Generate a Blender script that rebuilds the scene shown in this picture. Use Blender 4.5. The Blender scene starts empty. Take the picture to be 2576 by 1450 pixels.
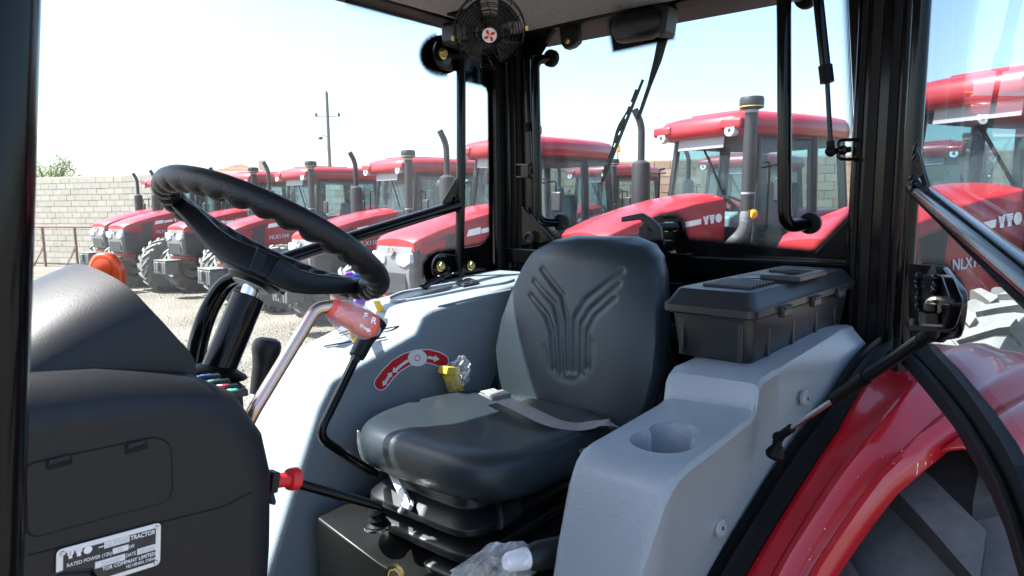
import bpy, bmesh, math, random
from mathutils import Vector as V, Matrix, noise
R = math.radians
random.seed(7)
sc = bpy.context.scene
col = sc.collection

# ------------------------------------------------------------------ camera
# world: x = backwards along the near tractor, y = towards its right side, z = up; metres
CAMZ = 2.0
PITCH, AZ, ROLL, FPX = R(7.27), R(39), R(0.6), 1717.0
cd = bpy.data.cameras.new('camera'); cam = bpy.data.objects.new('camera', cd); col.objects.link(cam)
cd.sensor_width = 36; cd.lens = 36 * FPX / 2576
cd.clip_start = 0.02; cd.clip_end = 2000
cd.dof.use_dof = True; cd.dof.focus_distance = 1.7; cd.dof.aperture_fstop = 20.0
fw = V((math.cos(AZ) * math.cos(PITCH), math.sin(AZ) * math.cos(PITCH), -math.sin(PITCH)))
rt0 = V((math.sin(AZ), -math.cos(AZ), 0)); up0 = rt0.cross(fw)
rt = rt0 * math.cos(ROLL) - up0 * math.sin(ROLL); up = rt.cross(fw)
cam.matrix_world = Matrix(((rt.x, up.x, -fw.x, 0), (rt.y, up.y, -fw.y, 0), (rt.z, up.z, -fw.z, CAMZ), (0, 0, 0, 1)))
sc.camera = cam
CO = V((0, 0, CAMZ))

def px(u, v, x=None, y=None, z=None, d=None):
    """direction of a photo point (2576-wide scale), carried to a known plane of the place"""
    r = fw + rt * ((u - 1288) / FPX) + up * ((724.7 - v) / FPX)
    if x is not None: t = x / r.x
    elif y is not None: t = y / r.y
    elif z is not None: t = (z - CAMZ) / r.z
    else: t = d
    return CO + r * t

# ------------------------------------------------------------------ light
SUN = V((-0.45, 0.54, 1.0)).normalized()          # towards the sun
wd = bpy.data.worlds.new('World'); sc.world = wd; wd.use_nodes = True
nt = wd.node_tree; nt.nodes.clear()
sky = nt.nodes.new('ShaderNodeTexSky'); sky.sky_type = 'NISHITA'; sky.sun_disc = False
sky.sun_elevation = math.asin(SUN.z); sky.sun_rotation = math.atan2(SUN.x, SUN.y)
sky.air_density = 1.0; sky.dust_density = 2.2; sky.ozone_density = 2.2
bg = nt.nodes.new('ShaderNodeBackground'); bg.inputs[1].default_value = 0.11
wo = nt.nodes.new('ShaderNodeOutputWorld')
nt.links.new(sky.outputs[0], bg.inputs[0]); nt.links.new(bg.outputs[0], wo.inputs[0])
sl = bpy.data.lights.new('sun', 'SUN'); sl.energy = 5.0; sl.angle = R(0.53); sl.color = (1.0, 0.985, 0.96)
so = bpy.data.objects.new('sun', sl); col.objects.link(so)
so.rotation_euler = (-SUN).to_track_quat('-Z', 'Y').to_euler(); so.location = (0, 0, 30)
sc.view_settings.view_transform = 'Standard'; sc.view_settings.look = 'None'
sc.view_settings.gamma = 1.0; sc.view_settings.exposure = 2.05; sc.view_settings.use_curve_mapping = False
sc.cycles.transparent_max_bounces = 32; sc.cycles.max_bounces = 8; sc.cycles.diffuse_bounces = 4
sc.cycles.glossy_bounces = 4; sc.cycles.transmission_bounces = 6; sc.cycles.sample_clamp_indirect = 6.0
sc.cycles.use_denoising = True

# ------------------------------------------------------------------ materials
def nodes(name):
    m = bpy.data.materials.new(name); m.use_nodes = True
    t = m.node_tree; t.nodes.clear(); o = t.nodes.new('ShaderNodeOutputMaterial')
    return m, t, o
def N(t, kind, **kw):
    n = t.nodes.new(kind)
    for k, v in kw.items():
        if k.startswith('i_'):
            n.inputs[k[2:].replace('_', ' ')].default_value = v
        else: setattr(n, k, v)
    return n
def c4(c): return (c[0], c[1], c[2], 1)
def pmat(name, color, rough=0.5, metal=0.0, spec=0.5, coat=0.0, vary=0.0, vscale=6.0, bump=0.0, bscale=300.0, dust=0.0, dustcol=(0.55, 0.5, 0.42), rvary=0.0):
    """Principled with optional colour noise, fine relief and settled dust"""
    m, t, o = nodes(name); b = N(t, 'ShaderNodeBsdfPrincipled'); t.links.new(b.outputs[0], o.inputs[0])
    b.inputs['Base Color'].default_value = c4(color); b.inputs['Roughness'].default_value = rough
    b.inputs['Metallic'].default_value = metal; b.inputs['Specular IOR Level'].default_value = spec
    b.inputs['Coat Weight'].default_value = coat; b.inputs['Coat Roughness'].default_value = 0.05
    tc = N(t, 'ShaderNodeTexCoord'); last = None
    if vary:
        n = N(t, 'ShaderNodeTexNoise'); n.inputs['Scale'].default_value = vscale; n.inputs['Detail'].default_value = 6
        t.links.new(tc.outputs['Object'], n.inputs['Vector'])
        mx = N(t, 'ShaderNodeMix', data_type='RGBA'); mx.inputs['A'].default_value = c4([c * (1 - vary) for c in color]); mx.inputs['B'].default_value = c4([min(1, c * (1 + vary)) for c in color])
        t.links.new(n.outputs['Fac'], mx.inputs['Factor']); last = mx.outputs['Result']
    if dust:
        n = N(t, 'ShaderNodeTexNoise'); n.inputs['Scale'].default_value = vscale * 2.3; n.inputs['Detail'].default_value = 8; n.inputs['Roughness'].default_value = 0.7
        t.links.new(tc.outputs['Object'], n.inputs['Vector'])
        g = N(t, 'ShaderNodeNewGeometry'); sx = N(t, 'ShaderNodeSeparateXYZ'); t.links.new(g.outputs['Normal'], sx.inputs[0])
        ma = N(t, 'ShaderNodeMath', operation='MULTIPLY_ADD'); ma.inputs[1].default_value = 0.5; ma.inputs[2].default_value = 0.5; t.links.new(sx.outputs['Z'], ma.inputs[0])
        mm = N(t, 'ShaderNodeMath', operation='MULTIPLY'); t.links.new(ma.outputs[0], mm.inputs[0]); t.links.new(n.outputs['Fac'], mm.inputs[1])
        m2 = N(t, 'ShaderNodeMath', operation='MULTIPLY', use_clamp=True); m2.inputs[1].default_value = dust; t.links.new(mm.outputs[0], m2.inputs[0])
        mx = N(t, 'ShaderNodeMix', data_type='RGBA'); mx.inputs['A'].default_value = c4(color); mx.inputs['B'].default_value = c4(dustcol)
        if last: t.links.new(last, mx.inputs['A'])
        t.links.new(m2.outputs[0], mx.inputs['Factor']); last = mx.outputs['Result']
    if last: t.links.new(last, b.inputs['Base Color'])
    if rvary:
        n = N(t, 'ShaderNodeTexNoise'); n.inputs['Scale'].default_value = 9; n.inputs['Detail'].default_value = 5
        t.links.new(tc.outputs['Object'], n.inputs['Vector'])
        mr = N(t, 'ShaderNodeMapRange'); mr.inputs['To Min'].default_value = max(0.02, rough - rvary); mr.inputs['To Max'].default_value = rough + rvary
        t.links.new(n.outputs['Fac'], mr.inputs['Value']); t.links.new(mr.outputs['Result'], b.inputs['Roughness'])
    if bump:
        n = N(t, 'ShaderNodeTexNoise'); n.inputs['Scale'].default_value = bscale; n.inputs['Detail'].default_value = 3
        t.links.new(tc.outputs['Object'], n.inputs['Vector'])
        bu = N(t, 'ShaderNodeBump'); bu.inputs['Strength'].default_value = bump; bu.inputs['Distance'].default_value = 0.002
        t.links.new(n.outputs['Fac'], bu.inputs['Height']); t.links.new(bu.outputs[0], b.inputs['Normal'])
    return m

def glass(name, tint=(0.93, 0.965, 0.96), haze=0.05, refl=1.0, scale=3.0, dirt=0.5):
    """thin pane: see-through, mirror reflection by fresnel, a film of dust that catches the light"""
    m, t, o = nodes(name)
    tr = N(t, 'ShaderNodeBsdfTransparent'); tr.inputs[0].default_value = c4(tint)
    gl = N(t, 'ShaderNodeBsdfGlossy'); gl.inputs['Roughness'].default_value = 0.0
    fr = N(t, 'ShaderNodeFresnel'); fr.inputs['IOR'].default_value = 1.35
    m0 = N(t, 'ShaderNodeMath', operation='MULTIPLY'); m0.inputs[1].default_value = refl * 0.7; t.links.new(fr.outputs[0], m0.inputs[0])
    bf = N(t, 'ShaderNodeNewGeometry'); iv = N(t, 'ShaderNodeMath', operation='SUBTRACT'); iv.inputs[0].default_value = 1; t.links.new(bf.outputs['Backfacing'], iv.inputs[1])
    m9 = N(t, 'ShaderNodeMath', operation='MULTIPLY'); t.links.new(m0.outputs[0], m9.inputs[0]); t.links.new(iv.outputs[0], m9.inputs[1])
    mx = N(t, 'ShaderNodeMixShader'); t.links.new(m9.outputs[0], mx.inputs[0]); t.links.new(tr.outputs[0], mx.inputs[1]); t.links.new(gl.outputs[0], mx.inputs[2])
    df = N(t, 'ShaderNodeBsdfDiffuse'); df.inputs[0].default_value = (0.8, 0.8, 0.78, 1)
    tl = N(t, 'ShaderNodeBsdfTranslucent'); tl.inputs[0].default_value = (0.8, 0.8, 0.78, 1)
    md = N(t, 'ShaderNodeMixShader'); md.inputs[0].default_value = 0.6; t.links.new(df.outputs[0], md.inputs[1]); t.links.new(tl.outputs[0], md.inputs[2])
    tc = N(t, 'ShaderNodeTexCoord'); mp = N(t, 'ShaderNodeMapping'); mp.inputs['Scale'].default_value = (1, 1, 0.35); t.links.new(tc.outputs['Object'], mp.inputs[0])
    n = N(t, 'ShaderNodeTexNoise'); n.inputs['Scale'].default_value = scale; n.inputs['Detail'].default_value = 9; n.inputs['Roughness'].default_value = 0.65; t.links.new(mp.outputs[0], n.inputs['Vector'])
    n2 = N(t, 'ShaderNodeTexVoronoi'); n2.inputs['Scale'].default_value = 130; t.links.new(tc.outputs['Object'], n2.inputs['Vector'])
    lt = N(t, 'ShaderNodeMath', operation='LESS_THAN'); lt.inputs[1].default_value = 0.13; t.links.new(n2.outputs['Distance'], lt.inputs[0])
    rp = N(t, 'ShaderNodeMapRange'); rp.inputs['From Min'].default_value = 0.4; rp.inputs['From Max'].default_value = 0.75; rp.inputs['To Min'].default_value = haze * (1 - dirt); rp.inputs['To Max'].default_value = haze * (1 + 2 * dirt)
    t.links.new(n.outputs['Fac'], rp.inputs['Value'])
    ad = N(t, 'ShaderNodeMath', operation='MULTIPLY_ADD'); ad.inputs[1].default_value = 0.10 * dirt; t.links.new(lt.outputs[0], ad.inputs[0]); t.links.new(rp.outputs['Result'], ad.inputs[2])
    fx = N(t, 'ShaderNodeMixShader'); t.links.new(ad.outputs[0], fx.inputs[0]); t.links.new(mx.outputs[0], fx.inputs[1]); t.links.new(md.outputs[0], fx.inputs[2])
    t.links.new(fx.outputs[0], o.inputs[0])
    return m

def fritmat(name, pitch=0.0056):
    """ceramic dots printed on glass; uv = metres along the edge / 0..1 outwards"""
    m, t, o = nodes(name)
    b = N(t, 'ShaderNodeBsdfPrincipled'); b.inputs['Base Color'].default_value = (0.006, 0.006, 0.007, 1); b.inputs['Roughness'].default_value = 0.15
    tr = N(t, 'ShaderNodeBsdfTransparent')
    uv = N(t, 'ShaderNodeUVMap'); s = N(t, 'ShaderNodeSeparateXYZ'); t.links.new(uv.outputs[0], s.inputs[0])
    def M(op, a, bb=None, c=None):
        n = N(t, 'ShaderNodeMath', operation=op)
        for i, q in enumerate((a, bb, c)):
            if q is None: continue
            if isinstance(q, (int, float)): n.inputs[i].default_value = q
            else: t.links.new(q, n.inputs[i])
        return n.outputs[0]
    rows = 6
    vy = M('MULTIPLY', s.outputs['Y'], rows); row = M('FLOOR', vy); fy = M('SUBTRACT', vy, row)
    ux = M('DIVIDE', s.outputs['X'], pitch); ux = M('ADD', ux, M('MULTIPLY', row, 0.5)); fx = M('FRACT', ux)
    dx = M('SUBTRACT', fx, 0.5); dy = M('SUBTRACT', fy, 0.5)
    dd = M('SQRT', M('ADD', M('MULTIPLY', dx, dx), M('MULTIPLY', dy, dy)))
    rad = M('MULTIPLY_ADD', row, -0.075, 0.56)
    f = M('LESS_THAN', dd, rad)
    mx = N(t, 'ShaderNodeMixShader'); t.links.new(f, mx.inputs[0]); t.links.new(tr.outputs[0], mx.inputs[1]); t.links.new(b.outputs[0], mx.inputs[2])
    t.links.new(mx.outputs[0], o.inputs[0]); return m

def filmmat(name, col=(0.9, 0.92, 0.95), op=0.25):
    """thin crinkled polythene"""
    m, t, o = nodes(name)
    tr = N(t, 'ShaderNodeBsdfTransparent'); gl = N(t, 'ShaderNodeBsdfGlossy'); gl.inputs['Roughness'].default_value = 0.12
    df = N(t, 'ShaderNodeBsdfTranslucent'); df.inputs[0].default_value = c4(col)
    d2 = N(t, 'ShaderNodeBsdfDiffuse'); d2.inputs[0].default_value = c4(col)
    a = N(t, 'ShaderNodeMixShader'); a.inputs[0].default_value = 0.5; t.links.new(df.outputs[0], a.inputs[1]); t.links.new(d2.outputs[0], a.inputs[2])
    lw = N(t, 'ShaderNodeLayerWeight'); lw.inputs[0].default_value = 0.35
    tc = N(t, 'ShaderNodeTexCoord'); n = N(t, 'ShaderNodeTexNoise'); n.inputs['Scale'].default_value = 45; n.inputs['Detail'].default_value = 4; t.links.new(tc.outputs['Object'], n.inputs['Vector'])
    bu = N(t, 'ShaderNodeBump'); bu.inputs['Strength'].default_value = 0.7; bu.inputs['Distance'].default_value = 0.01; t.links.new(n.outputs['Fac'], bu.inputs['Height'])
    t.links.new(bu.outputs[0], gl.inputs['Normal'])
    ma = N(t, 'ShaderNodeMath', operation='MULTIPLY_ADD', use_clamp=True); ma.inputs[1].default_value = 0.28; ma.inputs[2].default_value = op * 0.6; t.links.new(lw.outputs['Facing'], ma.inputs[0])
    m1 = N(t, 'ShaderNodeMixShader'); t.links.new(ma.outputs[0], m1.inputs[0]); t.links.new(tr.outputs[0], m1.inputs[1]); t.links.new(a.outputs[0], m1.inputs[2])
    m2 = N(t, 'ShaderNodeMixShader'); m2.inputs[0].default_value = 0.14; t.links.new(m1.outputs[0], m2.inputs[1]); t.links.new(gl.outputs[0], m2.inputs[2])
    t.links.new(m2.outputs[0], o.inputs[0]); return m

M = {}
M['black_paint'] = pmat('black_paint', (0.0025, 0.0025, 0.003), 0.14, spec=0.24, rvary=0.05)
M['pillar_trim'] = pmat('pillar_trim', (0.0075, 0.006, 0.0055), 0.45, spec=0.14)
M['rubber'] = pmat('rubber', (0.003, 0.003, 0.0034), 0.5, spec=0.13, bump=0.15, bscale=150)
M['dash'] = pmat('dash', (0.009, 0.010, 0.0125), 0.47, spec=0.34, bump=0.12, bscale=700)
M['wheel_rim'] = pmat('wheel_rim', (0.006, 0.0065, 0.008), 0.45, spec=0.4, bump=0.45, bscale=260)
M['hub_plastic'] = pmat('hub_plastic', (0.006, 0.007, 0.009), 0.42, spec=0.35, bump=0.1, bscale=500)
M['vinyl'] = pmat('vinyl', (0.020, 0.027, 0.033), 0.36, spec=0.38, bump=0.30, bscale=240, rvary=0.04)
M['bellows'] = pmat('bellows', (0.007, 0.0075, 0.009), 0.38, spec=0.4, bump=0.15, bscale=300)
M['grey_plastic'] = pmat('grey_plastic', (0.225, 0.258, 0.288), 0.33, bump=0.38, bscale=190, vary=0.05, vscale=5, rvary=0.05)
M['toolbox'] = pmat('toolbox', (0.012, 0.0135, 0.016), 0.40, spec=0.55, bump=0.1, bscale=300)
M['red_paint'] = pmat('red_paint', (0.42, 0.008, 0.014), 0.22, coat=0.8, dust=0.10, vscale=5, dustcol=(0.5, 0.4, 0.35), rvary=0.06)
M['red_tractor'] = pmat('red_tractor', (0.29, 0.004, 0.012), 0.34, coat=0.25, dust=0.05, vscale=3, dustcol=(0.62, 0.42, 0.38))
M['tyre'] = pmat('tyre', (0.06, 0.06, 0.062), 0.75, dust=0.75, vscale=3, dustcol=(0.42, 0.39, 0.34), bump=0.4, bscale=60)
M['tyre_near'] = pmat('tyre_near', (0.028, 0.030, 0.037), 0.65, dust=0.36, vscale=11, dustcol=(0.36, 0.335, 0.30), bump=0.3, bscale=90, vary=0.2)
M['rim_metal'] = pmat('rim_metal', (0.50, 0.51, 0.54), 0.45, metal=0.3, dust=0.3)
M['chrome'] = pmat('chrome', (0.72, 0.70, 0.68), 0.16, metal=1.0)
def zincmat():
    m, t, o = nodes('zinc_tube'); b = N(t, 'ShaderNodeBsdfPrincipled'); b.inputs['Metallic'].default_value = 1; b.inputs['Roughness'].default_value = 0.30
    tc = N(t, 'ShaderNodeTexCoord'); n = N(t, 'ShaderNodeTexNoise'); n.inputs['Scale'].default_value = 16; t.links.new(tc.outputs['Object'], n.inputs['Vector'])
    cr = N(t, 'ShaderNodeValToRGB'); e = cr.color_ramp.elements; e[0].position = 0.3; e[0].color = (0.62, 0.50, 0.33, 1); e[1].position = 0.7; e[1].color = (0.58, 0.42, 0.42, 1)
    x = cr.color_ramp.elements.new(0.5); x.color = (0.60, 0.45, 0.36, 1)
    t.links.new(n.outputs['Fac'], cr.inputs[0]); t.links.new(cr.outputs[0], b.inputs['Base Color']); t.links.new(b.outputs[0], o.inputs[0]); return m
M['zinc_tube'] = zincmat()
M['zinc_bolt'] = pmat('zinc_bolt', (0.62, 0.50, 0.22), 0.3, metal=1.0)
M['white'] = pmat('white_plastic', (0.75, 0.76, 0.78), 0.4)
M['light_grey'] = pmat('light_grey', (0.24, 0.25, 0.265), 0.45, dust=0.1)
M['silver'] = pmat('silver_panel', (0.12, 0.125, 0.13), 0.4, dust=0.08)
M['dark_panel'] = pmat('dark_panel', (0.018, 0.020, 0.026), 0.4, dust=0.05)
M['stack'] = pmat('stack_metal', (0.014, 0.014, 0.019), 0.5, spec=0.35, dust=0.05)
M['weight'] = pmat('weight_iron', (0.06, 0.063, 0.066), 0.6, dust=0.30)
M['lamp_glass'] = pmat('lamp_glass', (0.52, 0.55, 0.60), 0.10, coat=1.0, vary=0.5, vscale=25)
M['orange'] = pmat('orange_plastic', (0.75, 0.075, 0.008), 0.3, coat=0.3)
M['amber'] = pmat('amber_plastic', (0.9, 0.38, 0.03), 0.25, coat=0.5)
M['knob_red'] = pmat('knob_red', (0.62, 0.02, 0.025), 0.35)
M['knob_brown'] = pmat('knob_brown', (0.30, 0.035, 0.02), 0.3)
M['purple'] = pmat('purple_plastic', (0.24, 0.10, 0.55), 0.35)
M['blue'] = pmat('blue_plastic', (0.03, 0.10, 0.5), 0.35)
M['yellow'] = pmat('yellow_paint', (0.72, 0.50, 0.05), 0.4, vary=0.1)
M['pink_handle'] = pmat('pink_handle', (0.80, 0.10, 0.07), 0.4)
M['ink_white'] = pmat('ink_white', (0.82, 0.82, 0.82), 0.4)
M['ink_red'] = pmat('ink_red', (0.62, 0.012, 0.02), 0.35)
M['ink_dark'] = pmat('ink_dark', (0.02, 0.02, 0.025), 0.4)
M['ink_grey'] = pmat('ink_grey', (0.50, 0.52, 0.60), 0.4)
M['plate_metal'] = pmat('plate_metal', (0.72, 0.72, 0.72), 0.35, metal=0.25)
M['strap'] = pmat('strap', (0.20, 0.20, 0.205), 0.42, bump=0.5, bscale=500)
M['steel_box'] = pmat('steel_box', (0.004, 0.004, 0.0042), 0.38, spec=0.3, rvary=0.1)
M['headliner'] = pmat('headliner', (0.17, 0.17, 0.165), 0.9, vary=0.75, vscale=150, bump=1.0, bscale=170)
M['glass_side'] = glass('glass_side', haze=0.013, refl=0.8)
M['glass_rear'] = glass('glass_rear', haze=0.018, refl=0.7, scale=4)
M['glass_door'] = glass('glass_door', haze=0.018, refl=1.2, tint=(0.90, 0.96, 0.975), dirt=0.35)
M['glass_far'] = glass('glass_far', tint=(0.76, 0.87, 0.89), haze=0.03, refl=1.3, scale=2.2, dirt=0.6)
M['void'] = pmat('void', (0.0015, 0.0015, 0.002), 0.9)
M['frit'] = fritmat('frit_dots')
M['frit_solid'] = pmat('frit_solid', (0.003, 0.003, 0.0035), 0.12)
M['film'] = filmmat('polythene', op=0.10)
M['film_white'] = filmmat('polythene_cloudy', op=0.30)

# ------------------------------------------------------------------ mesh helpers
class MB:
    def __init__(s): s.v = []; s.f = []; s.uv = {}; s.flat = set()
    def add(s, vs, fs, flat=False):
        o = len(s.v); s.v += [tuple(p) for p in vs]
        for f in fs:
            if flat: s.flat.add(len(s.f))
            s.f.append(tuple(i + o for i in f))
        return s
    def box(s, c, size, rot=None, taper=1.0):
        x, y, z = [a / 2 for a in size]; rot = rot or Matrix.Identity(3); c = V(c)
        vs = [c + rot @ V((sx * x * (taper if sz > 0 else 1), sy * y * (taper if sz > 0 else 1), sz * z)) for sz in (-1, 1) for sy in (-1, 1) for sx in (-1, 1)]
        return s.add(vs, [(0, 2, 3, 1), (4, 5, 7, 6), (0, 1, 5, 4), (2, 6, 7, 3), (0, 4, 6, 2), (1, 3, 7, 5)], True)
    def ring(s, rings, closed=True, cap=True, flat=False):
        n = len(rings[0]); vs = [p for r in rings for p in r]; fs = []
        for i in range(len(rings) - 1):
            for j in range(n if closed else n - 1):
                k = (j + 1) % n
                fs.append((i * n + j, i * n + k, (i + 1) * n + k, (i + 1) * n + j))
        if cap and closed:
            fs.append(tuple(range(n - 1, -1, -1))); fs.append(tuple((len(rings) - 1) * n + j for j in range(n)))
        return s.add(vs, fs, flat)
    def tube(s, pts, r, seg=12, cap=True):
        pts = [V(p) for p in pts]; n = len(pts); rr = r if isinstance(r, (list, tuple)) else [r] * n
        rings = []; u = None
        for i, p in enumerate(pts):
            t = ((pts[min(i + 1, n - 1)] - pts[max(i - 1, 0)])).normalized()
            if u is None:
                a = V((0, 0, 1)) if abs(t.z) < 0.9 else V((1, 0, 0)); u = t.cross(a).normalized()
            else: u = (u - t * u.dot(t)).normalized()
            w = t.cross(u)
            rings.append([p + (u * math.cos(2 * math.pi * k / seg) + w * math.sin(2 * math.pi * k / seg)) * rr[i] for k in range(seg)])
        return s.ring(rings, True, cap)
    def lathe(s, prof, o, axis=(0, 0, 1), seg=24, cap=True):
        a = V(axis).normalized(); b = a.orthogonal().normalized(); c = a.cross(b); o = V(o)
        return s.ring([[o + a * h + (b * math.cos(2 * math.pi * k / seg) + c * math.sin(2 * math.pi * k / seg)) * max(r, 1e-5) for k in range(seg)] for r, h in prof], True, cap)
    def prism(s, poly, off):
        poly = [V(p) for p in poly]; off = V(off); n = len(poly)
        nrm = V((0, 0, 0))
        for i in range(n): nrm += poly[i].cross(poly[(i + 1) % n])
        if nrm.dot(off) > 0: poly = poly[::-1]
        vs = poly + [p + off for p in poly]
        fs = [tuple(range(n)), tuple(range(2 * n - 1, n - 1, -1))] + [((i + 1) % n, i, n + i, n + (i + 1) % n) for i in range(n)]
        return s.add(vs, fs, True)
    def grid(s, fn, nu, nv):
        vs = [fn(i / nu, j / nv) for j in range(nv + 1) for i in range(nu + 1)]; w = nu + 1
        return s.add(vs, [(j * w + i, j * w + i + 1, (j + 1) * w + i + 1, (j + 1) * w + i) for j in range(nv) for i in range(nu)])
    def sphere(s, c, r, su=14, sv=8, scale=(1, 1, 1), rot=None):
        rot = rot or Matrix.Identity(3); c = V(c)
        return s.ring([[c + rot @ V((r * scale[0] * math.sin(math.pi * (i + .02) / (sv + .04)) * math.cos(2 * math.pi * k / su), r * scale[1] * math.sin(math.pi * (i + .02) / (sv + .04)) * math.sin(2 * math.pi * k / su), -r * scale[2] * math.cos(math.pi * (i + .02) / (sv + .04)))) for k in range(su)] for i in range(sv + 1)], True, True)
    def strip(s, path, outs, w):
        """ribbon along path, outs = outward direction per point, uv in metres / 0..1"""
        o = len(s.v); L = 0; path = [V(p) for p in path]
        for i, p in enumerate(path):
            if i: L += (p - path[i - 1]).length
            s.v += [tuple(p), tuple(p + V(outs[i]) * w)]; s.uv[o + 2 * i] = (L, 0); s.uv[o + 2 * i + 1] = (L, 1)
        for i in range(len(path) - 1): s.f.append((o + 2 * i, o + 2 * i + 2, o + 2 * i + 3, o + 2 * i + 1))
        return s
    def mesh(s, name, smooth=True, sharp=35):
        me = bpy.data.meshes.new(name); me.from_pydata(s.v, [], s.f)
        if s.uv:
            ul = me.uv_layers.new(name='UVMap')
            for l in me.loops: ul.data[l.index].uv = s.uv.get(l.vertex_index, (0, 0))
        me.validate(); bm = bmesh.new(); bm.from_mesh(me)
        if not s.uv: bmesh.ops.recalc_face_normals(bm, faces=bm.faces)
        bm.to_mesh(me); bm.free()
        if smooth:
            me.polygons.foreach_set('use_smooth', [True] * len(me.polygons)); me.set_sharp_from_angle(angle=R(sharp))
        return me

PLOC = {}
def obj(name, mb, mat, parent=None, bevel=0.0, bseg=3, smooth=True, sub=0, sharp=35):
    me = mb if isinstance(mb, bpy.types.Mesh) else mb.mesh(name, smooth, sharp)
    me.materials.clear(); me.materials.append(M[mat] if isinstance(mat, str) else mat)
    o = bpy.data.objects.new(name, me); col.objects.link(o)
    if parent is not None:
        o.parent = parent
        if parent.name in PLOC: o.matrix_parent_inverse = PLOC[parent.name].inverted()
    if bevel:
        b = o.modifiers.new('edge', 'BEVEL'); b.width = bevel; b.segments = bseg; b.limit_method = 'ANGLE'; b.angle_limit = R(32); b.harden_normals = False
    if sub:
        q = o.modifiers.new('sub', 'SUBSURF'); q.levels = sub; q.render_levels = sub
    return o
def thing(name, label, cat, loc=(0, 0, 0), group=None, local=False):
    o = bpy.data.objects.new(name, None); col.objects.link(o); o.location = loc; o.empty_display_size = 0.2
    tag(o, label, cat, group)
    if not local: PLOC[o.name] = Matrix.Translation(V(loc))
    return o
def tag(o, label=None, cat=None, group=None, kind=None):
    if label: o['label'] = label
    if cat: o['category'] = cat
    if group: o['group'] = group
    if kind: o['kind'] = kind
    return o
def fillet(pts, r, n=6):
    pts = [V(p) for p in pts]; out = [pts[0]]
    for i in range(1, len(pts) - 1):
        a, b, c = pts[i - 1], pts[i], pts[i + 1]
        d1 = (a - b); d2 = (c - b); k = min(r, d1.length * 0.49, d2.length * 0.49)
        p, q = b + d1.normalized() * k, b + d2.normalized() * k
        for j in range(n + 1):
            t = j / n; out.append(p * (1 - t) ** 2 + b * 2 * t * (1 - t) + q * t * t)
    return out + [pts[-1]]
def rpoly(pts, r, n=5):
    """closed polygon with rounded corners; r may be a list"""
    pts = [V(p) for p in pts]; out = []; m = len(pts)
    for i in range(m):
        a, b, c = pts[i - 1], pts[i], pts[(i + 1) % m]; d1 = a - b; d2 = c - b
        rr = r[i] if isinstance(r, (list, tuple)) else r
        if rr <= 0: out.append(b); continue
        k = min(rr, d1.length * 0.49, d2.length * 0.49); p, q = b + d1.normalized() * k, b + d2.normalized() * k
        for j in range(n + 1):
            t = j / n; out.append(p * (1 - t) ** 2 + b * 2 * t * (1 - t) + q * t * t)
    return out
def basis(xa, ya):
    x = V(xa).normalized(); y = (V(ya) - x * V(ya).dot(x)).normalized(); z = x.cross(y)
    return Matrix(((x.x, y.x, z.x), (x.y, y.y, z.y), (x.z, y.z, z.z)))
def text_mesh(s, size, o, xa, ya, depth=0.0006, align='LEFT', shear=0.0, spacing=1.0, bold=0.0, width=None):
    """lettering as thin solid glyphs standing on a surface"""
    cu = bpy.data.curves.new('txt', 'FONT'); cu.body = s; cu.size = size; cu.extrude = depth; cu.align_x = align; cu.shear = shear; cu.space_character = spacing; cu.offset = bold; cu.resolution_u = 3
    ob = bpy.data.objects.new('txt', cu); col.objects.link(ob)
    dg = bpy.context.evaluated_depsgraph_get(); me = bpy.data.meshes.new_from_object(ob.evaluated_get(dg))
    bpy.data.objects.remove(ob); bpy.data.curves.remove(cu)
    if width:
        xs = [v.co.x for v in me.vertices]; f = width / max(1e-6, max(xs) - min(xs)); x0 = min(xs)
        for v in me.vertices: v.co.x = (v.co.x - x0) * f
    mt = basis(xa, ya).to_4x4(); mt.translation = V(o); me.transform(mt); return me
def join(meshes, name):
    bm = bmesh.new()
    for m in meshes: bm.from_mesh(m)
    me = bpy.data.meshes.new(name); bm.to_mesh(me); bm.free()
    for m in meshes: bpy.data.meshes.remove(m)
    return me
def hexbolt(c, axis, r, parent, name='bolt', washer=True):
    a = V(axis).normalized(); m = MB(); c = V(c)
    if washer: m.lathe([(r * 1.5, 0), (r * 1.5, r * .25), (r * 1.0, r * .3)], c, a, 16)
    m.lathe([(r * 1.1, r * .3), (r * 1.1, r * 1.0), (r * .9, r * 1.15)], c, a, 6)
    return obj(name, m, 'zinc_bolt', parent, smooth=False)
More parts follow.
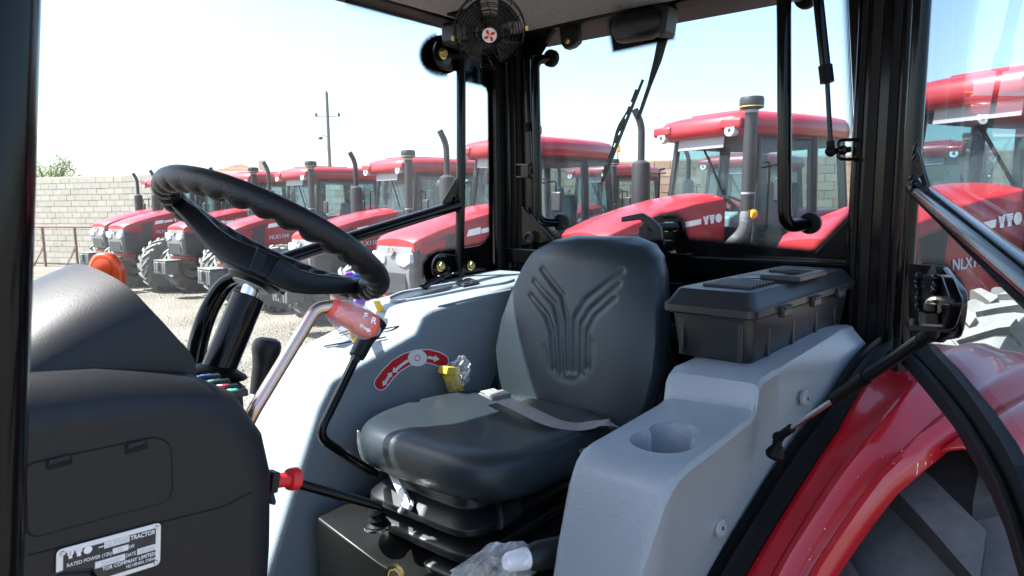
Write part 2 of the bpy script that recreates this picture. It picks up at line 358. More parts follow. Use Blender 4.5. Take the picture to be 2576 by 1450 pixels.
# ================================================================== SETTING
def ground_mat():
    m, t, o = nodes('gravel_ground'); b = N(t, 'ShaderNodeBsdfPrincipled'); b.inputs['Roughness'].default_value = 0.95; b.inputs['Specular IOR Level'].default_value = 0.15
    tc = N(t, 'ShaderNodeTexCoord')
    n1 = N(t, 'ShaderNodeTexNoise'); n1.inputs['Scale'].default_value = 0.7; n1.inputs['Detail'].default_value = 8
    n2 = N(t, 'ShaderNodeTexNoise'); n2.inputs['Scale'].default_value = 22; n2.inputs['Detail'].default_value = 8; n2.inputs['Roughness'].default_value = 0.7
    vo = N(t, 'ShaderNodeTexVoronoi'); vo.inputs['Scale'].default_value = 26
    for n in (n1, n2, vo): t.links.new(tc.outputs['Object'], n.inputs['Vector'])
    cr = N(t, 'ShaderNodeValToRGB'); e = cr.color_ramp.elements; e[0].position = 0.34; e[0].color = (0.12, 0.103, 0.085, 1); e[1].position = 0.68; e[1].color = (0.32, 0.28, 0.232, 1)
    ad = N(t, 'ShaderNodeMath', operation='MULTIPLY_ADD'); ad.inputs[1].default_value = 0.55; t.links.new(n1.outputs['Fac'], ad.inputs[0])
    m2 = N(t, 'ShaderNodeMath', operation='MULTIPLY'); m2.inputs[1].default_value = 0.45; t.links.new(n2.outputs['Fac'], m2.inputs[0]); t.links.new(m2.outputs[0], ad.inputs[2])
    t.links.new(ad.outputs[0], cr.inputs[0]); t.links.new(cr.outputs[0], b.inputs['Base Color'])
    h = N(t, 'ShaderNodeMath', operation='ADD'); t.links.new(n2.outputs['Fac'], h.inputs[0]); t.links.new(vo.outputs['Distance'], h.inputs[1])
    bu = N(t, 'ShaderNodeBump'); bu.inputs['Strength'].default_value = 1.0; bu.inputs['Distance'].default_value = 0.04; t.links.new(h.outputs[0], bu.inputs['Height']); t.links.new(bu.outputs[0], b.inputs['Normal'])
    t.links.new(b.outputs[0], o.inputs[0]); return m
M['ground'] = ground_mat()
def gz(x, y):
    k = max(0, 1 - math.hypot(x - 8, y - 10) / 60)
    return k * (0.03 * noise.noise(V((x * .25, y * .25, 0))) + 0.02 * noise.noise(V((x * 1.3, y * 1.3, 3))) + max(-.08, min(.10, -.025 * (y - 6)))) - .02
g = MB()
def gfn(a, b):
    # finer mesh near the yard
    x = 30 + 600 * (abs(2 * a - 1) ** 2.6) * (1 if a > .5 else -1); y = 20 + 600 * (abs(2 * b - 1) ** 2.6) * (1 if b > .5 else -1)
    k = max(0, 1 - math.hypot(x - 8, y - 10) / 60)
    return (x, y, gz(x, y))
g.grid(gfn, 150, 150); gr = obj('ground', g, 'ground'); tag(gr, kind='structure')
# loose stones on the yard
def stone_mat():
    m, t, o = nodes('stones'); b = N(t, 'ShaderNodeBsdfPrincipled'); b.inputs['Roughness'].default_value = 0.9
    ge = N(t, 'ShaderNodeNewGeometry'); cr = N(t, 'ShaderNodeValToRGB'); e = cr.color_ramp.elements; e[0].color = (0.10, 0.09, 0.08, 1); e[1].color = (0.32, 0.30, 0.27, 1)
    t.links.new(ge.outputs['Random Per Island'], cr.inputs[0]); t.links.new(cr.outputs[0], b.inputs['Base Color']); t.links.new(b.outputs[0], o.inputs[0]); return m
M['stones'] = stone_mat()
st = MB(); rs = random.Random(3)
for i in range(7000):
    y = rs.uniform(2.2, 22); x = y * rs.uniform(0.18, 0.95) + rs.uniform(-.5, .5)
    s = rs.choice((.008, .012, .016, .022, .03)) * rs.uniform(.7, 1.4); z = gz(x, y)
    a = rs.uniform(0, 6.28); c, q = math.cos(a) * s, math.sin(a) * s; hh = s * rs.uniform(.4, .8)
    st.add([(x + c, y + q, z - .004), (x - q * 1.2, y + c * 1.2, z - .004), (x - c, y - q, z - .004), (x + q * .8, y - c * .8, z - .004), (x + c * .3, y + q * .3, z + hh), (x - c * .4, y - q * .4, z + hh * .9)],
           [(0, 1, 4), (1, 5, 4), (1, 2, 5), (2, 3, 5), (3, 4, 5), (3, 0, 4)], True)
tag(obj('gravel', st, 'stones', smooth=False), kind='stuff')

# ---- perimeter wall of sawn stone blocks
def block_mat(nm='stone_block', k0=(0.42, 0.37, 0.30), k1=(0.45, 0.40, 0.33), k2=(0.48, 0.43, 0.355)):
    m, t, o = nodes(nm); b = N(t, 'ShaderNodeBsdfPrincipled'); b.inputs['Roughness'].default_value = 0.9
    oi = N(t, 'ShaderNodeObjectInfo'); ge = N(t, 'ShaderNodeNewGeometry'); tc = N(t, 'ShaderNodeTexCoord')
    ad = N(t, 'ShaderNodeMath', operation='ADD'); t.links.new(oi.outputs['Random'], ad.inputs[0]); t.links.new(ge.outputs['Random Per Island'], ad.inputs[1])
    fr = N(t, 'ShaderNodeMath', operation='FRACT'); t.links.new(ad.outputs[0], fr.inputs[0])
    cr = N(t, 'ShaderNodeValToRGB'); e = cr.color_ramp.elements; e[0].color = c4(k0); e[1].color = c4(k2)
    x = cr.color_ramp.elements.new(0.5); x.color = c4(k1)
    t.links.new(fr.outputs[0], cr.inputs[0])
    n = N(t, 'ShaderNodeTexNoise'); n.inputs['Scale'].default_value = 9; n.inputs['Detail'].default_value = 6; t.links.new(tc.outputs['Object'], n.inputs['Vector'])
    mx = N(t, 'ShaderNodeMix', data_type='RGBA', blend_type='MULTIPLY'); mx.inputs['Factor'].default_value = 0.35; t.links.new(cr.outputs[0], mx.inputs['A']); t.links.new(n.outputs['Color'], mx.inputs['B'])
    t.links.new(mx.outputs['Result'], b.inputs['Base Color'])
    bu = N(t, 'ShaderNodeBump'); bu.inputs['Strength'].default_value = 0.4; bu.inputs['Distance'].default_value = 0.01; t.links.new(n.outputs['Fac'], bu.inputs['Height']); t.links.new(bu.outputs[0], b.inputs['Normal'])
    t.links.new(b.outputs[0], o.inputs[0]); return m
M['block'] = block_mat(); M['mortar'] = pmat('mortar', (0.40, 0.355, 0.295), 0.95, vary=0.2, vscale=4)
WA = V((8.25, 29.06, 0)); WD = V((7.85, -20.86, 0)).normalized(); WN = V((-WD.y, WD.x, 0)) * -1     # wall line, direction, outward (towards the yard)
if WN.dot(-WA) < 0: WN = -WN
bw = thing('block_wall', 'long perimeter wall of pale sawn stone blocks behind the tractors', 'wall', tuple(WA))
wrot = basis(WD, WN)
MORT = 17 * 0.2
mb = MB(); mb.box(WA + WD * 16 - WN * .10 + V((0, 0, 1.44)), (52, .15, 3.12), wrot); obj('mortar', mb, 'mortar', bw)
BL, BH = 0.40, 0.20
bme = MB().box((0, 0, 0), (BL - .014, .19, BH - .013)).mesh('brick', False)
def wall_s(u):
    r = px(u, 520, d=1) - CO
    # intersection of the ground track of that ray with the wall line
    a, b_, c, d_ = r.x, -WD.x, r.y, -WD.y; det = a * d_ - b_ * c
    return (a * WA.y - c * WA.x) / det
S0 = wall_s(62) - .3
rest = MB(); rest2 = MB(); count = 0; rw = random.Random(5)
for k in range(15):
    off = (k % 2) * .2
    for i in range(-16, 104):
        s = i * BL + off; z = k * BH + BH / 2 - .03
        inset = rw.uniform(-.004, .003)
        c = WA + WD * s - WN * (.06 - inset) + V((0, 0, z)); ro = Matrix.Rotation(R(rw.uniform(-.7, .7)), 3, 'Z') @ wrot
        if S0 <= s < S0 + 8.0 and count < 300:
            count += 1
            o = bpy.data.objects.new('brick', bme); col.objects.link(o); o.parent = bw; o.matrix_parent_inverse = PLOC[bw.name].inverted()
            q = ro.to_4x4(); q.translation = c; o.matrix_basis = q
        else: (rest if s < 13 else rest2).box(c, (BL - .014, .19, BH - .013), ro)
bme.materials.append(M['block'])
tag(obj('brick_courses', rest, 'block', bw, smooth=False), kind='stuff')
M['block_tan_sunlit'] = block_mat('tan_sunlit_block', (0.38, 0.24, 0.16), (0.42, 0.28, 0.19), (0.46, 0.32, 0.22))  # far courses: tan stone, with a different sun angle painted into its colour
tag(obj('sunlit_tan_brick_courses', rest2, 'block_tan_sunlit', bw, smooth=False), kind='stuff')

# ---- rusty pipe rack leaning at the wall
M['rust'] = pmat('rusty_pipe', (0.16, 0.075, 0.055), 0.75, vary=0.3, vscale=8)
def onwall(u, v, away):
    s = wall_s(u); p = WA + WD * s + WN * away
    d = (V((p.x, p.y, 0))).dot(V((fw.x, fw.y, 0)).normalized())
    q = px(u, v, d=1) - CO; k = p.x / q.x
    return CO + q * k
rack = thing('pipe_rack', 'rusty brown pipe rack standing before the block wall', 'rack', tuple(WA + WD * wall_s(120) + WN * .8))
tops = []
for u in (78, 156, 236):
    s = wall_s(u); p = WA + WD * s + WN * .8; p.z = -.05
    tp = p + V((0, 0, 1.32)); tops.append(tp)
    obj('post', MB().box((p + tp) / 2, (.07, .07, 1.37)), 'rust', rack)
    f = p + WN * .45 + V((0, 0, .02)); obj('brace', MB().tube([p + V((0, 0, .65)), f], .022, 8), 'rust', rack)
    f2 = p - WD * .5 + V((0, 0, 0.02)); obj('brace', MB().tube([p + V((0, 0, .75)), f2], .018, 8), 'rust', rack)
ra, rb = tops[0] - WD * .6 + V((0, 0, .02)), tops[2] + WD * 3 + V((0, 0, .02))
obj('rail', MB().tube([ra, rb], .035, 8), 'rust', rack)

# ---- utility pole
M['pole'] = pmat('pole_wood', (0.16, 0.12, 0.10), 0.85, vary=0.3, vscale=5)
M['insul'] = pmat('insulator', (0.05, 0.06, 0.055), 0.3)
pp = px(834, 520, d=38); pp.z = -.05
pole = thing('utility_pole', 'slim brown utility pole with crossarm and street lamp', 'utility pole', tuple(pp))
obj('pole_shaft', MB().tube([pp, pp + V((0, 0, 7.95))], [.12, .085], 10), 'pole', pole)
ax = rt0
obj('crossarm', MB().tube([pp - ax * .68 + V((0, 0, 6.75)), pp + ax * .68 + V((0, 0, 6.75))], .022, 8), 'pole', pole)
for k, h in ((-.62, 6.75), (.62, 6.75), (0, 7.9)):
    obj('insulator', MB().lathe([(.03, 0), (.075, .05), (.075, .11), (.05, .13), (.06, .17), (.03, .2)], pp + ax * k + V((0, 0, h)), seg=10), 'insul', pole)
la = obj('lamp_arm', MB().tube(fillet([pp + V((0, 0, 5.6)), pp - ax * .25 + V((0, 0, 5.75)), pp - ax * .42 + V((0, 0, 5.62))], .1), .02, 8), 'stack', pole)
obj('lamp_head', MB().sphere(pp - ax * .44 + V((0, 0, 5.58)), .15, 12, 6, (1, .7, .55)), 'stack', la)
for k, h in ((.62, 6.95), (-.62, 6.95)):
    if k < 0: continue
    a = pp + ax * k + V((0, 0, h)); b = a + ax * 34 + V((fw.x, fw.y, 0)) * 8 + V((0, 0, -1.2)); pts = [a.lerp(b, t / 14) - V((0, 0, 2.2 * math.sin(math.pi * t / 14))) for t in range(15)]
    obj('wire', MB().tube(pts, .006, 5), 'insul', pole)

# ---- house beyond the wall
M['tile'] = pmat('roof_tile', (0.42, 0.20, 0.15), 0.8, vary=0.25, vscale=3); M['plaster'] = pmat('plaster', (0.55, 0.5, 0.44), 0.9)
hp = px(585, 520, d=52); hp.z = 0
hr = basis(rt0, V((fw.x, fw.y, 0)))
house = thing('house', 'small plastered house with pink tiled hip roof beyond the wall', 'house', tuple(hp))
def hl(x, y, z): return hp + hr @ V((x, y, 0)) + V((0, 0, z))
obj('wall', MB().box(hl(0, 3, 2.05), (4.4, 6, 4.1), hr), 'plaster', house)
rf = MB(); e = 2.55
rf.add([hl(-e, -.3, 4.1), hl(e, -.3, 4.1), hl(e, 6.3, 4.1), hl(-e, 6.3, 4.1), hl(0, 2.2, 5.15), hl(0, 3.8, 5.15), hl(-e, -.3, 4.0), hl(e, -.3, 4.0), hl(e, 6.3, 4.0), hl(-e, 6.3, 4.0)],
       [(0, 1, 4), (1, 2, 5, 4), (2, 3, 5), (3, 0, 4, 5), (0, 6, 7, 1), (1, 7, 8, 2), (2, 8, 9, 3), (3, 9, 6, 0), (9, 8, 7, 6)], True)
ro = obj('roof', rf, 'tile', house, smooth=False)
for i in range(9):
    t = (i + .5) / 9; y0 = -.3 + 2.5 * t; z0 = 4.12 + 1.05 * t; w = e * (1 - t)
    obj('tile_course', MB().box(hl(0, y0, z0), (2 * w, .10, .05), hr), 'tile', ro)
obj('chimney', MB().box(hl(1.2, 3.4, 5.0), (.4, .4, .9), hr), 'plaster', ro)

# ---- tree behind the wall
def leaf_mat():
    m, t, o = nodes('leaves'); ge = N(t, 'ShaderNodeNewGeometry'); cr = N(t, 'ShaderNodeValToRGB'); e = cr.color_ramp.elements
    e[0].color = (0.05, 0.085, 0.018, 1); e[1].color = (0.13, 0.16, 0.045, 1); t.links.new(ge.outputs['Random Per Island'], cr.inputs[0])
    d = N(t, 'ShaderNodeBsdfDiffuse'); tl = N(t, 'ShaderNodeBsdfTranslucent'); t.links.new(cr.outputs[0], d.inputs[0]); t.links.new(cr.outputs[0], tl.inputs[0])
    mx = N(t, 'ShaderNodeMixShader'); mx.inputs[0].default_value = 0.5; t.links.new(d.outputs[0], mx.inputs[1]); t.links.new(tl.outputs[0], mx.inputs[2]); t.links.new(mx.outputs[0], o.inputs[0]); return m
M['leaves'] = leaf_mat(); M['bark'] = pmat('bark', (0.09, 0.07, 0.055), 0.9)
tp = px(128, 520, d=31.5); tp.z = 0; tree = thing('leafy_tree', 'loose green tree showing above the block wall at left', 'tree', tuple(tp))
tr_ = MB(); rl = random.Random(11); lf = MB()
tr_.tube([tp, tp + V((.05, .05, 1.4)), tp + V((0, 0, 2.2))], [.14, .11, .09], 8)
for i in range(26):
    a = rl.uniform(0, 6.28); rr = rl.uniform(.3, 1.9); h = rl.uniform(2.9, 4.75 - .45 * rr); e = tp + V((math.cos(a) * rr, math.sin(a) * rr, h)); s = tp + V((0, 0, rl.uniform(1.3, 2.2)))
    mid = s.lerp(e, .5) + V((0, 0, .15)); tr_.tube([s, mid, e], [.05, .03, .008], 6)
    for k in range(150):
        q = s.lerp(e, min(1.08, rl.betavariate(3, 1.1))) + V((rl.gauss(0, .2), rl.gauss(0, .2), rl.gauss(0, .17)))
        n1 = V((rl.gauss(0, 1), rl.gauss(0, 1), rl.gauss(0, 1))).normalized(); b1 = n1.orthogonal().normalized(); b2 = n1.cross(b1); sz = rl.uniform(.03, .06)
        lf.add([q - b1 * sz, q + b2 * sz * .5, q + b1 * sz, q - b2 * sz * .5], [(0, 1, 2, 3)], True)
obj('trunk', tr_, 'bark', tree); obj('crown', lf, 'leaves', tree, smooth=False)

# ================================================================== TRACTORS OF THE ROW (local: x back from the nose, y right, z up)
def tyre_mb(rad, w, rim, lugs, h):
    m = MB(); prof = []
    b = rad - h
    pr = [(rim, -w * .40), (rim + .03, -w * .47), (b - .07, -w * .50), (b - .02, -w * .46), (b, -w * .34), (b + .008, 0), (b, w * .34), (b - .02, w * .46), (b - .07, w * .50), (rim + .03, w * .47), (rim, w * .40)]
    seg = 40; rings = [[(r * math.cos(2 * math.pi * k / seg), y, r * math.sin(2 * math.pi * k / seg)) for k in range(seg)] for r, y in pr]
    m.ring(rings, True, False)
    for i in range(lugs):
        for sd in (-1, 1):
            a0 = 2 * math.pi * (i + (0.5 if sd > 0 else 0)) / lugs
            def pt(t, da, r):  # t across half width 0 centre..1 shoulder..1.35 down the sidewall
                a = a0 + da - t * 0.42 * (2 * math.pi / lugs) * 1.6
                y = sd * min(t, 1.0) * w * .5; rr = r if t <= 1 else r - (t - 1) * .45
                return (rr * math.cos(a), y + (sd * .004 if t > 1 else 0), rr * math.sin(a))
            wd_ = 0.16 * (2 * math.pi / lugs)
            ts = (-.06, .35, .8, 1.0, 1.28); top = []
            rings = []
            for t in ts:
                ht = rad - (.012 if t >= 1 else 0)
                if t > 1: ht = rad - .03
                rings.append([pt(t, -wd_ * 1.25, b - .03), pt(t, -wd_, ht), pt(t, wd_, ht), pt(t, wd_ * 1.25, b - .03)])
            m.ring(rings, True, True, True)
    return m
def rim_mb(rim, w, depth):
    m = MB()
    m.lathe([(rim + .005, -w * .42), (rim + .02, -w * .44), (rim - .015, -w * .40), (rim - .03, -w * .2), (rim - .05, depth), (rim * .62, depth - .02), (rim * .55, depth - .05), (rim * .30, depth - .05), (rim * .28, depth - .10), (rim * .12, depth - .12), (0.01, depth - .12)], (0, 0, 0), (0, 1, 0), 32, False)
    for k in range(8):
        a = 2 * math.pi * k / 8; m.lathe([(.014, 0), (.014, -.03), (.008, -.035)], (rim * .42 * math.cos(a), depth - .055, rim * .42 * math.sin(a)), (0, 1, 0), 6)
    return m
FT = tyre_mb(.67, .42, .36, 18, .045).mesh('front_tyre', True, 25); FR_ = rim_mb(.36, .42, -.02).mesh('rim'); RT = tyre_mb(.86, .50, .46, 22, .045).mesh('rear_tyre', True, 25); RR_ = rim_mb(.46, .50, .02).mesh('rim')
def yto(parent, o, xa, ya, s, mat='ink_white', th=.004):
    """three letter badge: stepped Y, stepped T, ring O"""
    B = basis(xa, ya); o = V(o)
    def P2(x, y): return o + B @ V((x * s, y * s, 0))
    off = B @ V((0, 0, th))
    m = MB()
    for i in range(3):
        y = 1.0 - i * .19; m.prism([P2(0.0 + .04 * i, y), P2(.36, y - .14), P2(.36, y - .29), P2(.04 * i, y - .15)], off); m.prism([P2(.86 - .04 * i, y + .05), P2(.44, y - .12), P2(.44, y - .27), P2(.86 - .04 * i, y - .10)], off)
    m.prism([P2(.22, .42), P2(.40, .34), P2(.64, .42), P2(.64, 0), P2(.22, 0)], off)
    for i in range(3):
        y = 1.0 - i * .19; m.prism([P2(1.0 + .04 * i, y), P2(1.86 - .04 * i, y), P2(1.86 - .04 * i, y - .15), P2(1.0 + .04 * i, y - .15)], off)
    m.prism([P2(1.2, .44), P2(1.66, .44), P2(1.66, 0), P2(1.2, 0)], off)
    for (r0, r1) in ((.30, .52), (.0, .12)):
        seg = 24; ri = [[P2(2.52 + r * math.cos(2 * math.pi * k / seg), .5 + r * math.sin(2 * math.pi * k / seg)) + off * q for k in range(seg)] for r, q in ((r0, 0), (r1, 0), (r1, 1), (max(r0, .001), 1))]
        m.ring(ri, True, False)
    m.prism([P2(2.52 + .3 * math.cos(2 * math.pi * k / 20), .5 + .3 * math.sin(2 * math.pi * k / 20)) for k in range(20)], off * .4)
    return obj('badge', m, mat, parent, smooth=False)

def hood_section(x, w, zt, zs, zb):
    h = [(w, zb), (w, (zb + zs) / 2), (w * .992, zs), (w * .955, zs + (zt - zs) * .50), (w * .90, zs + (zt - zs) * .62), (w * .55, zt - .014), (w * .2, zt)]
    return [(x, -y, z) for y, z in h] + [(x, y, z) for y, z in h[::-1]]
def rrl(z, s): return [(2.6 + (x - 2.6) * s, y * s, z) for x, y in RFP] + [(2.6 + (x - 2.6) * s, -y * s, z) for x, y in RFP[::-1]]
RFP = [(1.72, .40), (1.78, .57), (1.9, .66), (2.6, .70), (3.3, .67), (3.44, .57), (3.5, .38)]
M['hose_grey'] = pmat('hose_grey', (0.12, 0.12, 0.125), 0.6)
def make_tractor(name):
    t = thing(name, 'tractor', 'tractor', (0, 0, 0), local=True)
    # hood: red skin with lighter top, dark front flank, silver nose
    secs = [(0.03, .37, 1.62, 1.53, 1.47), (.10, .41, 1.675, 1.56, 1.46), (.35, .435, 1.765, 1.64, 1.44), (.75, .45, 1.87, 1.74, 1.20), (1.15, .455, 1.95, 1.82, 1.17), (1.56, .455, 2.00, 1.87, 1.15)]
    hd = obj('hood', MB().ring([hood_section(*s) for s in secs]), 'red_tractor', t, bevel=.006, sharp=24)
    for sd in (-1, 1):
        obj('flank_grille', MB().prism([(.04, sd * .385, .98), (.04, sd * .385, 1.50), (.36, sd * .438, 1.62), (.70, sd * .451, 1.70), (.64, sd * .451, 1.25), (.44, sd * .44, 1.05), (.25, sd * .43, .95)], (0, sd * .012, 0)), 'dark_panel', t, bevel=.004)
    gb = MB().ring([[(x, -w, z), (x + .06, -w * 1.1, z), (x + .22, -w * 1.14, z), (x + .22, w * 1.14, z), (x + .06, w * 1.1, z), (x, w, z)] for x, w, z in ((.10, .27, .92), (.02, .30, 1.0), (-.015, .325, 1.20), (-.01, .335, 1.42), (.03, .335, 1.53))])
    gp = obj('nose', gb, 'silver', t, bevel=.01)
    for sd in (-1, 1):
        h_ = obj('headlight', MB().prism(rpoly([(-.034, sd * .12, 1.335), (-.034, sd * .12, 1.425), (-.034, sd * .30, 1.475), (-.034, sd * .365, 1.465), (-.034, sd * .375, 1.36), (-.034, sd * .25, 1.30)], .025, 3), (.06, 0, 0)), 'lamp_glass', gp, bevel=.008)
    obj('nose_badge', MB().lathe([(.055, 0), (.055, -.012), (.04, -.012), (.04, -.004), (.0, -.004)], (-.022, 0, 1.475), (1, 0, 0), 20), 'chrome', gp)
    obj('nose_mesh', MB().box((-.014, 0, 1.13), (.012, .52, .20)), 'dark_panel', gp, bevel=.003)
    obj('lower_trim', MB().ring([[(.06, -.29, .86), (.30, -.33, .86), (.30, .33, .86), (.06, .29, .86)], [(.03, -.30, .935), (.30, -.35, .935), (.30, .35, .935), (.03, .30, .935)]]), 'red_tractor', t, bevel=.01)
    # stripe, badge and model number along the flank
    for sd in (-1, 1):
        y = sd * .4585
        def sp(x, z): return (x, sd * (.4385 + .018 * min(1, max(0, (x - .35) / .5)) + .003), z)
        for (xa, xb, hh) in ((.74, .96, .080), (.975, 1.20, .055)):
            q = [sp(xa, 1.615 + .13 * (xa - .7)), sp(xb, 1.615 + .13 * (xb - .7)), sp(xb, 1.615 + .13 * (xb - .7) + hh), sp(xa + (.03 if xa < .9 else 0), 1.615 + .13 * (xa - .7) + hh)]
            obj('stripe', MB().prism(q, (0, sd * .003, 0)), 'ink_white', hd, smooth=False)
        yo = (1.235 if sd < 0 else 1.50, sd * .461, 1.672)
        yto(hd, yo, (1 if sd < 0 else -1, 0, .09), (0, 0, 1), .088, 'ink_white')
        me = text_mesh('NLX1104', .105, (.76 if sd < 0 else 1.26, sd * .460, 1.40), (1 if sd < 0 else -1, 0, 0.05), (0, 0, 1), .002, spacing=1.05, bold=.002)
        obj('model_number', me, 'ink_grey', hd)
        obj('vent', MB().box((1.12, sd * .458, 1.47), (.03, .006, .13)), 'dark_panel', hd)
    obj('engine_block', MB().box((.95, 0, .95), (1.35, .62, .45)), 'stack', t, bevel=.03)
    obj('chassis', MB().box((1.9, 0, .82), (3.0, .46, .38)), 'stack', t, bevel=.03)
    wg = MB(); wg.box((-.22, 0, .74), (.46, .10, .2))
    for k in range(6): wg.box((-.24, -.225 + k * .09, .70), (.30, .078, .28))
    obj('front_weight', wg, 'weight', t, bevel=.02)
    obj('weight_top', MB().box((-.20, 0, .865), (.36, .56, .03)), 'weight', t, bevel=.01)
    obj('front_axle', MB().tube([(.78, -.75, .58), (.78, .75, .58)], .09, 10), 'stack', t)
    obj('roof_skirt', MB().ring([rrl(2.52, .90), rrl(2.62, .93)]), 'dark_panel', t)
    obj('rear_axle', MB().tube([(3.0, -.75, .84), (3.0, .75, .84)], .12, 10), 'stack', t)
    for (x, tm, rm, rad, tr) in ((.80, FT, FR_, .67, .84), (3.0, RT, RR_, .86, .86)):
        for sd in (-1, 1):
            w = obj('wheel', tm, 'tyre', t); w.location = (x, sd * tr, rad - .03)
            if sd > 0: w.rotation_euler = (0, 0, math.pi)
            r_ = obj('rim', rm, 'rim_metal', w)
    # cab
    pil = 'black_paint'
    A0, A1 = (1.72, .60, 1.45), (1.86, .56, 2.60); B0, B1 = (2.72, .66, 1.45), (2.74, .61, 2.60); C0, C1 = (3.38, .62, 1.50), (3.30, .57, 2.60)
    for sd in (-1, 1):
        f = lambda p: (p[0], sd * p[1], p[2])
        for a, b, rr_ in ((A0, A1, .038), (B0, B1, .055), (C0, C1, .05)): obj('pillar', MB().tube([f(a), f(b)], rr_, 8), 'dark_panel', t)
        g1 = MB().prism([(1.75, sd * .645, 1.42), (1.89, sd * .60, 2.56), (2.69, sd * .64, 2.56), (2.66, sd * .70, 1.30), (2.3, sd * .70, 1.15), (1.9, sd * .67, 1.15)], (0, sd * .006, 0))
        dr = obj('door', g1, 'glass_far', t, smooth=False)
        obj('grab_rail', MB().tube(fillet([(1.80, sd * .72, 2.3), (1.80, sd * .80, 2.3), (1.78, sd * .80, 1.6), (1.78, sd * .70, 1.6)], .05), .013, 8), pil, dr)
        dpl = [(1.75, sd * .650, 1.42), (1.89, sd * .605, 2.56), (2.69, sd * .645, 2.56), (2.66, sd * .705, 1.30), (2.3, sd * .705, 1.15), (1.9, sd * .675, 1.15)]
        obj('door_frame', MB().tube(dpl + dpl[:2], .020, 6), 'dark_panel', dr)
        obj('rear_side_window', MB().prism([(2.78, sd * .69, 1.55), (2.78, sd * .645, 2.56), (3.27, sd * .61, 2.56), (3.34, sd * .65, 1.75)], (0, sd * .006, 0)), 'glass_far', t, smooth=False)
        obj('sill', MB().box((2.2, sd * .62, 1.12), (1.0, .16, .10)), pil, t)
        # fender over the rear wheel
        ang = [R(a) for a in range(10, 171, 10)]; fr = []
        for a in ang:
            cx, cz = 3.0 - .97 * math.cos(a), .84 + .97 * math.sin(a); dx, dz = -math.cos(a), math.sin(a)
            fr.append([(cx, sd * .60, cz), (cx, sd * 1.06, cz), (cx - dx * .07, sd * 1.13, cz - dz * .07), (cx - dx * .10, sd * 1.12, cz - dz * .10), (cx - dx * .03, sd * 1.05, cz - dz * .03), (cx - dx * .03, sd * .60, cz - dz * .03)])
        obj('fender', MB().ring(fr), 'red_tractor', t, sharp=50)
        obj('indicator_lamp', MB().lathe([(.02, 0), (.055, .01), (.06, .05), (.045, .08)], (1.66, sd * .74, 1.78), (-1, 0, 0), 14), 'amber', t)
    obj('windshield', MB().prism([(1.72, -.60, 1.62), (1.72, .60, 1.62), (1.86, .55, 2.60), (1.86, -.55, 2.60)], (-.006, 0, 0)), 'glass_far', t, smooth=False)
    wpl = [(1.71, -.60, 1.62), (1.71, .60, 1.62), (1.85, .55, 2.60), (1.85, -.55, 2.60)]
    obj('windshield_frame', MB().tube(wpl + wpl[:2], .022, 6), 'dark_panel', t)
    obj('rear_window', MB().prism([(3.43, -.62, 1.62), (3.43, .62, 1.62), (3.33, .55, 2.56), (3.33, -.55, 2.56)], (.006, 0, 0)), 'glass_far', t, smooth=False)
    obj('cab_base', MB().prism([(1.60, -.60, 1.0), (1.60, -.60, 1.64), (1.75, -.60, 1.62), (1.95, -.60, 1.15), (2.7, -.60, 1.12), (2.85, -.60, 1.5), (3.42, -.60, 1.62), (3.42, -.60, 1.0)], (0, 1.2, 0)), pil, t, bevel=.01)
    rfp = [(1.55, .40), (1.59, .57), (1.78, .67), (2.6, .71), (3.3, .68), (3.48, .57), (3.54, .38)]
    def ro(z, s, dx=0): return [(2.6 + (x - 2.6) * s + dx, y * s, z) for x, y in rfp] + [(2.6 + (x - 2.6) * s + dx, -y * s, z) for x, y in rfp[::-1]]
    rf_ = obj('roof', MB().ring([ro(2.60, .95), ro(2.63, .99), ro(2.69, 1.0), ro(2.76, .985), ro(2.81, .94), ro(2.85, .80), ro(2.865, .5)]), 'red_tractor', t, sharp=60)
    obj('roof_hatch', MB().box((2.3, 0, 2.865), (.9, .7, .03)), 'red_tractor', rf_, bevel=.012)
    for sd in (-1, 1):
        lb = obj('work_lamp_housing', MB().box((1.60, sd * .50, 2.70), (.14, .28, .11)), 'red_tractor', rf_, bevel=.03)
        obj('work_lamp', MB().lathe([(.02, .0), (.062, .0), (.066, .03), (.05, .09)], (1.53, sd * .50, 2.635), (1, 0, -.1), 18), 'lamp_glass', rf_)
        obj('lamp_face', MB().lathe([(.0, 0), (.022, 0), (.022, -.004), (.0, -.004)], (1.527, sd * .50, 2.635), (1, 0, -.1), 10), 'dark_panel', rf_)
    obj('sun_board', MB().box((1.655, 0, 2.575), (.012, .66, .20), basis((1, 0, -.15), (0, 1, 0))), 'light_grey', rf_)
    obj('headlining', MB().box((2.6, 0, 2.585), (1.4, 1.05, .04)), 'dark_panel', t)
    wp = MB().tube([(1.80, .10, 2.50), (1.765, -.10, 2.22)], .012, 6); wp.tube([(1.79, .02, 2.40), (1.735, -.26, 1.98)], .014, 6); obj('wiper', wp, pil, t)
    st_ = obj('driver_seat', MB().prism(rpoly([(2.45, -.25, 1.50), (2.45, -.25, 1.62), (2.85, -.25, 1.60), (2.95, -.25, 2.12), (3.06, -.25, 2.10), (2.98, -.25, 1.45)], .04, 3), (0, .50, 0)), 'vinyl', t, bevel=.03)
    sw = MB(); 
    for k in range(20):
        a, b = 2 * math.pi * k / 20, 2 * math.pi * (k + 1) / 20
        c0 = V((2.20, 0, 1.86)); e1 = V((.86, 0, -.5)); e2 = V((0, 1, 0))
        sw.tube([c0 + (e1 * math.cos(a) + e2 * math.sin(a)) * .2, c0 + (e1 * math.cos(b) + e2 * math.sin(b)) * .2], .018, 6, False)
    sw.tube([(2.05, 0, 1.5), (2.20, 0, 1.86)], .03, 8); sw.box((2.20, 0, 1.86), (.3, .04, .03), basis((.86, 0, -.5), (0, 1, 0)))
    obj('steering_wheel', sw, 'hub_plastic', t)
